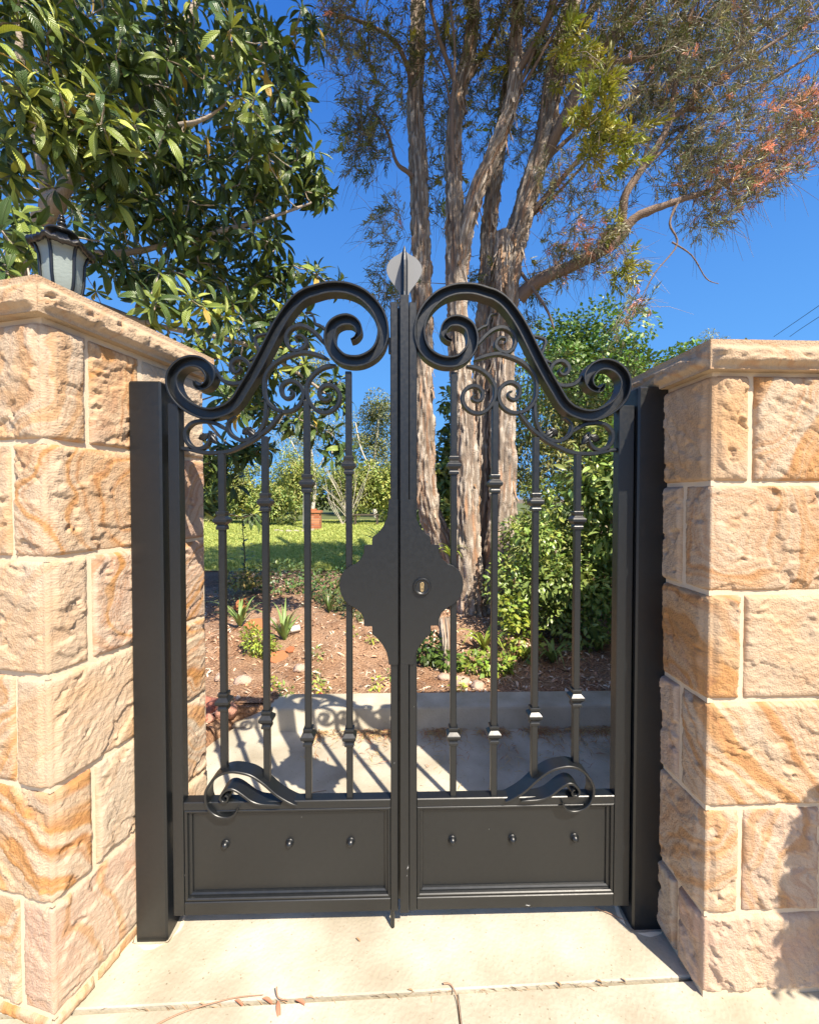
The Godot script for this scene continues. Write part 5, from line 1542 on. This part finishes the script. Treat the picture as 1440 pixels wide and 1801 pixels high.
	bush("small_bush", "small bright green bush between the two upright strap plants", "plant", gy.call(-1.10, -3.16), [[Vector3(0, 0.09, 0), Vector3(0.12, 0.11, 0.10)], [Vector3(0.10, 0.06, 0.06), Vector3(0.08, 0.07, 0.07)], [Vector3(-0.06, 0.16, 0), Vector3(0.07, 0.08, 0.06)]], small, lime, 900, [], 501)
	bush("flowering_plant", "low plant with cream yellow flower heads behind the first bar", "plant", gy.call(-1.85, -4.75), [[Vector3(0, 0.16, 0), Vector3(0.24, 0.10, 0.15)]], smallb, leaf_mat(lin(0.55, 0.48, 0.16), 0.6), 420, [], 502)
	bush("low_plant", "yellow-green fern-like plant at the foot of the dense shrub", "plant", gy.call(0.92, -3.05), [[Vector3(0, 0.14, 0), Vector3(0.15, 0.16, 0.12)], [Vector3(-0.06, 0.32, -0.1), Vector3(0.12, 0.14, 0.1)]], smallb, lime, 480, [], 503)
	bush("low_plant", "dark green ground plant just right of the gate's centre post", "plant", gy.call(0.22, -3.0), [[Vector3(0, 0.10, 0), Vector3(0.13, 0.12, 0.1)], [Vector3(0.14, 0.05, 0.1), Vector3(0.1, 0.07, 0.08)]], smallb, hedge_mat(0.09, 0.16, 0.035), 420, [], 504)
	bush("low_plant", "small leafy ground plant at the foot of the lime strap plant", "plant", gy.call(0.60, -2.85), [[Vector3(0, 0.06, 0), Vector3(0.2, 0.07, 0.12)]], smallb, hedge_mat(0.20, 0.28, 0.05), 330, [], 505)
	bush("shaded_plant", "shaded ground plant left of the lock plate", "plant", gy.call(-0.62, -4.6), [[Vector3(0, 0.15, 0), Vector3(0.5, 0.2, 0.35)]], smallb, hedge_mat(0.09, 0.15, 0.04), 900, [], 506)
	bush("shaded_plant", "shaded ground plant behind the second bar at the bed's far side", "plant", gy.call(-1.45, -4.9), [[Vector3(0, 0.15, 0), Vector3(0.5, 0.2, 0.3)]], smallb, hedge_mat(0.09, 0.14, 0.045), 700, [], 507)
	bush("low_plant", "dark purplish-green ground plant left of the lock plate's lower half, in dappled shade", "plant", gy.call(-0.36, -3.95), [[Vector3(0, 0.10, 0), Vector3(0.26, 0.13, 0.22)], [Vector3(-0.3, 0.08, -0.3), Vector3(0.22, 0.12, 0.2)]], smallb, hedge_mat(0.13, 0.16, 0.06), 520, [], 508)
	bush("low_plant", "grey-green tufted ground plant behind the left strap plant, at the edge of the shade", "plant", gy.call(-1.75, -4.25), [[Vector3(0, 0.08, 0), Vector3(0.2, 0.12, 0.15)]], small, hedge_mat(0.22, 0.25, 0.12), 420, [], 509)
	strap_plant("grass_tuft", "thin grassy tuft behind the third bar, in the dappled shade", gy.call(-0.70, -4.0), 16, 0.34, 0.012, 0.9, deep, 409)
	rng.seed = 93
	var weeds := [[-0.56, -2.72], [-0.50, -2.56], [-0.83, -2.62], [-0.05, -2.75], [-0.16, -2.62], [-0.40, -3.4], [-0.70, -2.50], [0.36, -2.56], [-0.22, -3.3], [-0.62, -3.0]]
	var weed_said := ["small weed behind the third bar, a little above the kerb", "weed nearest the red flower behind the third bar", "weed behind the second bar, close to the kerb's ramp", "weed just left of the centre post, beyond the kerb", "weed left of the centre post, nearest the kerb", "weed far back in the soil behind the fourth bar",
		"weed at the kerb's top behind the second bar", "weed just right of the centre post among pale rocks", "weed far back beside the lock plate's left foot", "weed in the middle of the bare soil, behind the third bar"]
	for k in weeds.size():
		bush("weed", weed_said[k], "weed", gy.call(weeds[k][0], weeds[k][1]), [[Vector3(0, 0.035, 0), Vector3(0.045, 0.045, 0.04)]], small, lime if k % 3 else iris, 46, [], 510 + k, "weeds on the bare soil")
	# a young upright sapling
	var sap := thing("sapling", "thin upright sapling with paired dark leaves, in front of the sunlit lawn", "plant", gy.call(-1.86, -4.85))
	var sb := MB.new()
	sb.tube(PackedVector3Array([Vector3.ZERO, Vector3(0.02, 0.4, 0), Vector3(0.0, 0.8, 0.01), Vector3(0.02, 0.98, 0)]), PackedFloat32Array([0.008, 0.007, 0.005, 0.003]), 5)
	put("stem", sb.mesh(), mat(lin(0.14, 0.10, 0.05), 0.8), sap)
	var sl := leaf_mesh(0.085, 0.036, 0.6, 0.25, 3, 1)
	var dk := hedge_mat(0.07, 0.12, 0.03)
	for k in 30:
		var y := 0.22 + 0.76 * k / 29.0
		var w := (PI if k % 2 else 0.0) + k * 0.35
		put("leaf", sl, dk, sap, Transform3D(frame(Vector3(cos(w), 0.75, sin(w)), Vector3(-cos(w), 1.0, -sin(w))).scaled(Vector3.ONE * rng.randf_range(0.7, 1.15)), Vector3(0.01, y, 0)))
	for k in 26:
		var w := rng.randf() * TAU
		put("leaf", sl, dk, sap, Transform3D(frame(Vector3(cos(w), 0.4, sin(w)), Vector3.UP).scaled(Vector3.ONE * rng.randf_range(0.7, 1.1)), Vector3(cos(w) * 0.12, rng.randf_range(0.15, 0.55), sin(w) * 0.1)))
	# things lying on the soil
	var pv := mat(lin(0.72, 0.70, 0.66), 0.5)
	var pb := MB.new()
	pb.lathe(Vector3.ZERO, PackedVector2Array([Vector2(0.022, 0.0), Vector2(0.027, 0.0), Vector2(0.027, 0.022), Vector2(0.0285, 0.024), Vector2(0.0285, 0.03), Vector2(0.027, 0.032), Vector2(0.027, 0.115), Vector2(0.022, 0.115), Vector2(0.022, 0.0)]), 24)
	tag(put("pipe_piece", pb.mesh(), pv, self, Transform3D(Basis(Vector3.UP, 0.25) * Basis(Vector3.BACK, -PI / 2 + 0.15), gy.call(-0.96, -3.42) + Vector3(0, 0.035, 0))), "short white pipe piece lying by the right strap plant", "pipe")
	for t: Array in [[-0.905, -3.06, 0.5, 0.08, "terracotta shard lying below the small bush, nearest the kerb"], [-0.86, -3.16, -0.7, 0.055, "terracotta shard standing beside the white pipe"], [-1.28, -3.58, 0.2, 0.10, "terracotta shard between the two upright strap plants"], [-1.58, -4.15, 1.2, 0.13, "terracotta pot shard behind the left strap plant"]]:
		var mb := MB.new()
		var o2 := PackedVector2Array()
		for k in 6:
			var w := TAU * k / 6 + rng.randf_range(-0.35, 0.35)
			o2.append(Vector2(cos(w) * 1.25, sin(w)) * t[3] * rng.randf_range(0.55, 0.95))
		mb.prism(o2, -0.006, 0.006, 0.002)
		for k in mb.v.size(): mb.v[k].z -= mb.v[k].x * mb.v[k].x * 4.0
		tag(put("terracotta_shard", mb.mesh(), terracotta, self, Transform3D(Basis(Vector3.UP, t[2]) * Basis(Vector3.RIGHT, -1.0 + 0.4 * t[2]), gy.call(t[0], t[1]) + Vector3(0, t[3] * 0.35, 0))), t[4], "shard", "terracotta shards in the bed")
	var buff := mat(lin(0.52, 0.38, 0.29), 0.9)
	relief(buff, noise(0.05, 83, 4), 0.6, 7.0, 256)
	for t: Array in [[-0.70, -2.86, 0.05, "pale rock on the soil behind the third bar"], [-1.05, -2.72, 0.055, "pinkish rock on the soil behind the first bar"], [-1.22, -2.78, 0.045, "flat brown rock on the soil near the left pillar"], [0.40, -2.66, 0.06, "pale rock on the soil behind the first bar of the right leaf"], [0.50, -2.60, 0.05, "whitish rock at the foot of the ground plants, behind the right leaf"], [-1.18, -3.70, 0.07, "cream rock behind the two upright strap plants"], [0.30, -2.74, 0.045, "small pale rock right of the centre post"]]:
		tag(put("rock", lump(t[2], int(absf(t[0]) * 1000), 0.6), buff, self, Transform3D(Basis(Vector3.UP, t[0] * 9), gy.call(t[0], t[1]) + Vector3(0, t[2] * 0.15, 0))), t[3], "rock", "rocks on the soil of the bed")
	var rubble := [mat(lin(0.40, 0.15, 0.10), 0.9), mat(lin(0.47, 0.24, 0.17), 0.9)]
	for m: StandardMaterial3D in rubble: relief(m, noise(0.05, 84, 4), 0.6, 7.0, 256)
	for k in 22:
		var x := rng.randf_range(-1.30, -1.0)
		var z := rng.randf_range(-2.45, -2.02)
		if x > -1.02 - (z + 2.15) * 0.2 - 0.02: x -= 0.12
		tag(put("broken_brick", lump(rng.randf_range(0.035, 0.065), 330 + k, 0.75), rubble[k % 2], self, Transform3D(Basis(Vector3.UP, k), gy.call(x, z) + Vector3(0, 0.018, 0))), "reddish broken brick in the rubble behind the left pillar", "brick", "broken bricks behind the left pillar")
	# a pale log leaning at the tree's foot
	tag(put("log", bark_column([Vector3(0, -0.05, 0), Vector3(0.01, 0.16, -0.02), Vector3(-0.005, 0.33, -0.05)], 0.045, 0.04, 9, 1.0), mat(Color.WHITE, 0.9, true), self, Transform3D(Basis.IDENTITY, gy.call(0.335, -2.95))), "short pale upright log right of the lock plate's foot", "log")
	# a fallen red flower
	var fl := MB.new()
	rng.seed = 94
	for k in 120:
		var d := rvec()
		d.y = absf(d.y)
		var a := Vector3(rng.randf_range(-0.012, 0.012), 0.008, 0)
		var s := d.cross(rvec()).normalized() * 0.0012
		fl.tri(a - s, a + s, a + d * rng.randf_range(0.012, 0.022))
	tag(put("red_flower", fl.mesh(), leaf_mat(lin(0.62, 0.04, 0.06), 0.5), self, Transform3D(Basis.IDENTITY, gy.call(-0.50, -2.50) + Vector3(0, 0.008, 0))), "red bottlebrush flower fallen on the soil behind the kerb", "flower")


func hedge_mat(r: float, g: float, b: float) -> StandardMaterial3D:
	return leaf_mat(lin(r, g, b), 0.4)


func lump(r: float, seed_: int, flat := 0.7) -> ArrayMesh:
	var p := PackedVector3Array()
	for a in 11:
		for b in 16:
			var th := PI * a / 10
			var ph := TAU * b / 16
			var d := Vector3(sin(th) * cos(ph), cos(th), sin(th) * sin(ph))
			var rr := r * (1.0 + 0.35 * n_low.get_noise_3dv(d * 0.18 + Vector3(seed_, 0, 0)) + 0.25 * n_chip.get_noise_3dv(d * 0.2 + Vector3(seed_ * 2, 5, 0)))
			p.append(d * rr * Vector3(1, flat, 0.85))
	var mb := MB.new()
	mb.grid(p, 16, 11, PackedColorArray(), PackedVector2Array(), true)
	return mb.mesh()


func build_litter() -> void:
	rng.seed = 600
	# leaf litter and bark chips on the soil
	var chip := leaf_mesh(0.050, 0.015, 1.1, 0.5, 3, 1)
	var stick := leaf_mesh(0.09, 0.004, 0.5, 0.6, 2, 1)
	var litter := mat(Color.WHITE, 0.9, true, 0.3)
	for pass_ in 2:
		var where := []
		var cols := PackedColorArray()
		for k in (11000 if pass_ == 0 else 6000):
			var x := rng.randf_range(-2.4, 2.4)
			var z := -2.48 - pow(rng.randf(), 1.3) * 3.6
			if rng.randf() < 0.10:
				x = rng.randf_range(-1.7, -1.0); z = rng.randf_range(-2.46, -1.9)
				if x > -1.05 - (z + 2.15) * 0.2: continue
			var dens := 0.5 + n_ground.get_noise_2d(x * 2.0, z * 2.0) + (0.35 if x > 0.05 else 0.0)
			if rng.randf() > dens: continue
			var w := rng.randf() * TAU
			var b := frame(Vector3(cos(w), rng.randf_range(-0.2, 0.35), sin(w)), (Vector3.UP + rvec() * 0.5).normalized()).scaled(Vector3.ONE * rng.randf_range(0.5, 1.3))
			where.append(Transform3D(b, Vector3(x, ground_y(x, z) + rng.randf_range(0.004, 0.014), z)))
			var cc: Color = [Color(0.56, 0.36, 0.24), Color(0.72, 0.55, 0.40), Color(0.40, 0.24, 0.15), Color(0.64, 0.36, 0.22), Color(0.78, 0.66, 0.52), Color(0.24, 0.16, 0.11)][rng.randi() % 6]
			cols.append(cc)
		var o := many("leaf_litter" if pass_ == 0 else "fallen_twigs", chip if pass_ == 0 else stick, litter, where, cols)
		tag(o, "brown leaf litter and bark chips strewn over the bed" if pass_ == 0 else "thin brown twigs strewn over the bed", "leaf litter" if pass_ == 0 else "twigs")
	# needles gathered along the foot of the kerb
	var needle := leaf_mesh(0.055, 0.0032, 0.8, 0.4, 2, 1)
	var where := []
	var cols := PackedColorArray()
	for k in 5200:
		var x := rng.randf_range(-0.5, 1.5)
		var den := clampf(0.35 + 1.6 * n_soil.get_noise_2d(x * 0.9, 3.0) + (0.3 if x > 0.1 else 0.0), 0.0, 1.0)
		if rng.randf() > den: continue
		var z := -2.255 + absf(rng.randfn(0.0, 0.028))
		if rng.randf() < 0.22: z += absf(rng.randfn(0.0, 0.14))
		var w := rng.randf() * TAU
		where.append(Transform3D(frame(Vector3(cos(w), 0.12, sin(w)), (Vector3.UP + rvec() * 0.4).normalized()).scaled(Vector3.ONE * rng.randf_range(0.6, 1.2)), Vector3(x, 0.008 + rng.randf() * 0.014, z)))
		cols.append([Color(0.52, 0.36, 0.16), Color(0.62, 0.46, 0.22), Color(0.36, 0.20, 0.10), Color(0.46, 0.20, 0.11)][rng.randi() % 4])
	tag(many("needle_litter", needle, litter, where, cols), "straw-coloured needles gathered along the foot of the kerb", "needles")
	# single dry leaves and twigs on the concrete
	var dl := leaf_mesh(0.038, 0.010, 1.2, 0.6, 6, 2, 0.45, 0.25)
	var tones := [mat(lin(0.40, 0.17, 0.10), 0.8), mat(lin(0.30, 0.19, 0.10), 0.8), mat(lin(0.50, 0.30, 0.20), 0.8)]
	var leaves := [[-0.132, -1.183, 1.2, 0.6, 1, "small dry leaf alone on the concrete, just right of the drop bolt"], [-0.272, -1.036, 1.5, 1.0, 0, ""], [-0.245, -1.041, 1.9, 0.7, 2, ""], [-0.36, -1.042, 1.5, 1.0, 0, ""], [-0.43, -1.040, 1.4, 0.8, 0, ""], [-0.318, -1.036, 0.4, 1.1, 0, ""], [0.02, -1.052, 1.7, 0.5, 1, ""], [0.42, -1.060, 1.3, 0.5, 1, ""], [0.53, -1.060, 1.7, 0.6, 1, ""], [0.60, -1.064, 1.4, 0.5, 2, ""], [-0.52, -1.036, 1.6, 0.6, 2, ""]]
	var leaf_said := ["", "reddish dry leaf in the path joint, second right of the standing twig", "pale dry leaf in the path joint, furthest right of the reddish group", "reddish dry leaf in the path joint, left of the standing twig", "reddish dry leaf in the path joint, furthest left of the reddish group", "larger reddish dry leaf in the joint beside the standing twig",
		"small brown leaf in the joint near the short cross joint", "small brown leaf in the joint right of centre", "small brown leaf in the joint, second from the right pillar", "small pale leaf in the joint, nearest the right pillar", "small pale leaf in the joint, nearest the left pillar"]
	for n in leaves.size():
		var l: Array = leaves[n]
		tag(put("dry_leaf", dl, tones[l[4]], self, Transform3D(Basis(Vector3.UP, l[2]).scaled(Vector3.ONE * l[3]), Vector3(l[0], 0.010, l[1]))), l[5] if n == 0 else leaf_said[n], "leaf", "dry leaves on the concrete path")
	var tw := mat(lin(0.36, 0.22, 0.14), 0.85)
	for t: Array in [[[Vector3(0.115, 0.012, -1.062), Vector3(0.135, 0.010, -1.060), Vector3(0.148, 0.009, -1.03), Vector3(0.150, 0.008, -0.98)], "thin curved twig lying along the short joint at the bottom centre"], [[Vector3(-0.62, 0.006, -0.99), Vector3(-0.55, 0.008, -1.02), Vector3(-0.44, 0.012, -1.042), Vector3(-0.36, 0.012, -1.048)], "pale forked twig crossing the joint near the left pillar"], [[Vector3(-0.325, 0.030, -1.05), Vector3(-0.318, 0.014, -1.040), Vector3(-0.29, 0.010, -1.036)], "reddish twig standing up in the joint left of centre"], [[Vector3(-0.47, 0.007, -1.72), Vector3(-0.43, 0.010, -1.77), Vector3(-0.33, 0.008, -1.80)], "dark twig lying in the lock plate's shadow"], [[Vector3(0.62, 0.006, -1.26), Vector3(0.66, 0.009, -1.235), Vector3(0.70, 0.006, -1.215)], "thin dark twig near the shadow of the right pillar"]]:
		var p := smooth3(t[0], 5)
		var r := PackedFloat32Array()
		for k in p.size(): r.append(lerpf(0.0022, 0.0009, float(k) / p.size()))
		var mb := MB.new()
		mb.tube(p, r, 5)
		tag(put("twig", mb.mesh(), tw), t[1], "twig", "twigs on the concrete path")
	rng.seed = 640
	where = []
	cols = PackedColorArray()
	for k in 260:                    # bits scattered over the shaded slab and in the joint
		var joint := k < 110
		var x := rng.randf_range(-0.78, 0.76) if joint else rng.randf_range(0.1, 1.0)
		var z := -(1.05 + x * 0.021) + rng.randf_range(-0.006, 0.006) if joint else rng.randf_range(-2.2, -1.5)
		var w := rng.randf() * TAU if not joint else rng.randfn(0, 0.5)
		where.append(Transform3D(frame(Vector3(cos(w), 0.05, sin(w)), Vector3.UP).scaled(Vector3.ONE * rng.randf_range(0.25, 0.7)), Vector3(x, 0.003 if joint else 0.008, z)))
		cols.append([Color(0.30, 0.19, 0.11), Color(0.16, 0.11, 0.07), Color(0.44, 0.28, 0.16)][rng.randi() % 3])
	tag(many("path_debris", needle, litter, where, cols), "tiny bits of twig and needle scattered on the concrete", "debris")
	# mown grass
	var blade := MB.new()
	rng.seed = 641
	for k in 7:
		var w := rng.randf() * TAU
		var d := Vector3(cos(w), 0, sin(w))
		var s := Vector3(-sin(w), 0, cos(w)) * 0.004
		var a := d * rng.randf() * 0.03
		var h := rng.randf_range(0.03, 0.065)
		blade.quad(a - s, a + s, a + s * 0.6 + Vector3(0, h * 0.6, 0) + d * 0.012, a - s * 0.6 + Vector3(0, h * 0.6, 0) + d * 0.012)
		blade.tri(a - s * 0.6 + Vector3(0, h * 0.6, 0) + d * 0.012, a + s * 0.6 + Vector3(0, h * 0.6, 0) + d * 0.012, a + Vector3(0, h, 0) + d * 0.03)
	where = []
	cols = PackedColorArray()
	for k in 52000:
		var z := -6.0 - 12.0 * pow(rng.randf(), 1.3)
		var x := rng.randf_range(-0.62, 0.10) * -z * 1.0
		if z > -6.6 and rng.randf() > (-6.0 - z) / 0.6: continue
		where.append(Transform3D(Basis(Vector3.UP, rng.randf() * TAU).scaled(Vector3.ONE * rng.randf_range(0.7, 1.3)), Vector3(x, ground_y(x, z) + 0.008, z)))
		var g := rng.randf_range(0.85, 1.15)
		cols.append(Color(0.43 * g * rng.randf_range(0.92, 1.15), 0.50 * g, 0.125 * g))
	tag(many("lawn_grass", blade.mesh(), leaf_mat(Color.WHITE, 0.6, 0.3), where, cols), "short mown grass of the lawn beyond the bed", "grass")


func build_stand_in_shrub() -> void:  # unseen shrub added only to cast the rounded shadow on the right pillar
	var o := bush("stand_in_shrub", "added two-tiered shrub in a clay pot, unseen, standing in for whatever shades the right pillar", "shrub", Vector3(1.70, 0.0, -0.42), [[Vector3(-0.04, 1.25, -0.03), Vector3(0.24, 0.20, 0.24)], [Vector3(0, 0.57, 0), Vector3(0.27, 0.21, 0.27)]], leaf_mesh(0.05, 0.03, 0.5, 0.2, 2, 1), hedge_mat(0.08, 0.15, 0.03), 9000, [[[Vector3(0, 0.2, 0), Vector3(0, 0.7, 0), Vector3(-0.03, 1.2, -0.03)], 0.018, 0.014]], 700, "", 0.25)
	var mb := MB.new()
	mb.lathe(Vector3.ZERO, PackedVector2Array([Vector2(0.0, 0.004), Vector2(0.11, 0.004), Vector2(0.16, 0.27), Vector2(0.175, 0.27), Vector2(0.175, 0.31), Vector2(0.15, 0.31), Vector2(0.145, 0.27), Vector2(0.0, 0.27)]), 28)
	put("pot", mb.mesh(), mat(lin(0.42, 0.17, 0.08), 0.85), o)


func _ready() -> void:
	# camera
	var cam := Camera3D.new()
	cam.name = "camera"
	var near := 0.05
	cam.set_frustum(2.0 * near * 900.5 / 715.0, Vector2(0, -near * 9.5 / 715.0), near, 600.0)
	cam.position = Vector3(0, 1.315, 0)
	cam.rotation_degrees = Vector3(-1.2, -1.3, 0)
	cam.current = true
	add_child(cam)
	# sky and exposure
	var env := Environment.new()
	env.background_mode = Environment.BG_SKY
	var sky_m := ProceduralSkyMaterial.new()
	sky_m.sky_top_color = lin(0.008, 0.072, 0.345)
	sky_m.sky_horizon_color = lin(0.115, 0.325, 0.65)
	sky_m.sky_curve = 0.46
	sky_m.ground_bottom_color = lin(0.16, 0.13, 0.09)
	sky_m.ground_horizon_color = lin(0.25, 0.24, 0.2)
	sky_m.sun_angle_max = 70.0
	sky_m.sun_curve = 0.28
	env.sky = Sky.new()
	env.sky.sky_material = sky_m
	env.tonemap_mode = Environment.TONE_MAPPER_LINEAR
	env.tonemap_exposure = 1.8
	env.sdfgi_enabled = true
	env.ssao_enabled = true
	env.ssil_enabled = true
	var we := WorldEnvironment.new()
	we.name = "environment"
	we.environment = env
	add_child(we)
	# the sun: high, behind the viewer's right shoulder
	var sun := DirectionalLight3D.new()
	sun.name = "sun"
	sun.light_energy = 1.55
	sun.light_color = Color(1.0, 0.955, 0.885)
	sun.light_angular_distance = 0.5
	sun.shadow_enabled = true
	add_child(sun)
	sun.look_at_from_position(Vector3(0.445, 1.06, 0.73) * 20.0, Vector3.ZERO, Vector3.UP)
	# ground and path
	build_ground()
	# pillars
	stone_mat = mat(Color.WHITE, 0.9, true, 0.3)
	relief(stone_mat, noise(0.022, 21, 6), 0.19, 6.0, 1024)
	stone_mat.albedo_texture = noise_tex(noise(0.09, 22, 5), Color(0.82, 0.80, 0.77), Color(1, 1, 1), 1024)
	mortar_mat = mat(lin(0.74, 0.60, 0.43), 0.9, false, 0.3)
	relief(mortar_mat, noise(0.12, 23, 4), 0.12, 8.0, 512)
	var yaw := 0.252
	pillar("stone_pillar", "rock-faced sandstone pillar on the left of the gate, the taller one, under the lantern", Vector3(-0.848, 0, -0.992), Vector3(sin(yaw), 0, -cos(yaw)), Vector3(-cos(yaw), 0, -sin(yaw)),
		[[0.0, 0.042, [-0.5, -0.3, 0.10, 0.38, 0.52], 0.004], [0.042, 0.322, [-0.5, -0.095, 0.30, 0.52]], [0.322, 0.605, [-0.5, -0.30, 0.10, 0.38, 0.52]], [0.605, 0.883, [-0.5, -0.095, 0.30, 0.52]], [0.883, 1.168, [-0.5, -0.30, 0.10, 0.38, 0.52]], [1.168, 1.451, [-0.5, -0.095, 0.30, 0.52]], [1.451, 1.735, [-0.5, -0.30, 0.10, 0.262, 0.38, 0.52]]], 0.52, 0.52, 1.743, 0.082, 3)
	pillar("stone_pillar", "rock-faced sandstone pillar on the right of the gate, the lower one, its passage face in shade", Vector3(0.797, 0, -1.028), Vector3(-0.02, 0, -1).normalized(), Vector3(1, 0, -0.02).normalized(),
		[[0.012, 0.225, [-0.86, -0.40, 0.088, 0.37]], [0.225, 0.507, [-0.86, -0.56, -0.31, -0.09, 0.30, 0.37]], [0.507, 0.79, [-0.86, -0.42, 0.09, 0.37]], [0.79, 1.07, [-0.86, -0.60, -0.34, -0.085, 0.30, 0.37]], [1.07, 1.353, [-0.86, -0.42, 0.088, 0.37]], [1.353, 1.632, [-0.86, -0.58, -0.33, -0.10, 0.33, 0.37]]], 0.86, 0.37, 1.636, 0.073, 40)
	# a plain rendered wall runs back from the right pillar
	var wall := MB.new()
	var wd := Vector3(0.58, 0, -0.81)
	wall.box(Transform3D(Basis(wd, Vector3.UP, wd.cross(Vector3.UP)), Vector3(1.30, 0.80, -1.53) + wd * 1.6), Vector3(3.2, 1.60, 0.2), 0.01)
	tag(put("garden_wall", wall.mesh(), mortar_mat), "plain rendered wall running back from the right pillar, known by its shade on the bed", "wall")
	build_gate()
	build_lantern(Vector3(-1.015, 1.826, -1.262))
	# vegetation
	var vein := vein_relief()
	var loq := []
	for cc: Array in [[0.068, 0.115, 0.029, 0.30], [0.10, 0.155, 0.038, 0.30], [0.25, 0.32, 0.06, 0.36], [0.48, 0.53, 0.10, 0.40], [0.55, 0.36, 0.07, 0.5]]:
		var m := leaf_mat(lin(cc[0], cc[1], cc[2]), cc[3], 0.16, 0.52)
		m.heightmap_enabled = true
		m.heightmap_texture = vein
		m.heightmap_scale = 0.35
		loq.append(m)
	build_loquat(loq)
	build_paperbark()
	build_background()
	build_garden()
	build_litter()
	build_stand_in_shrub()
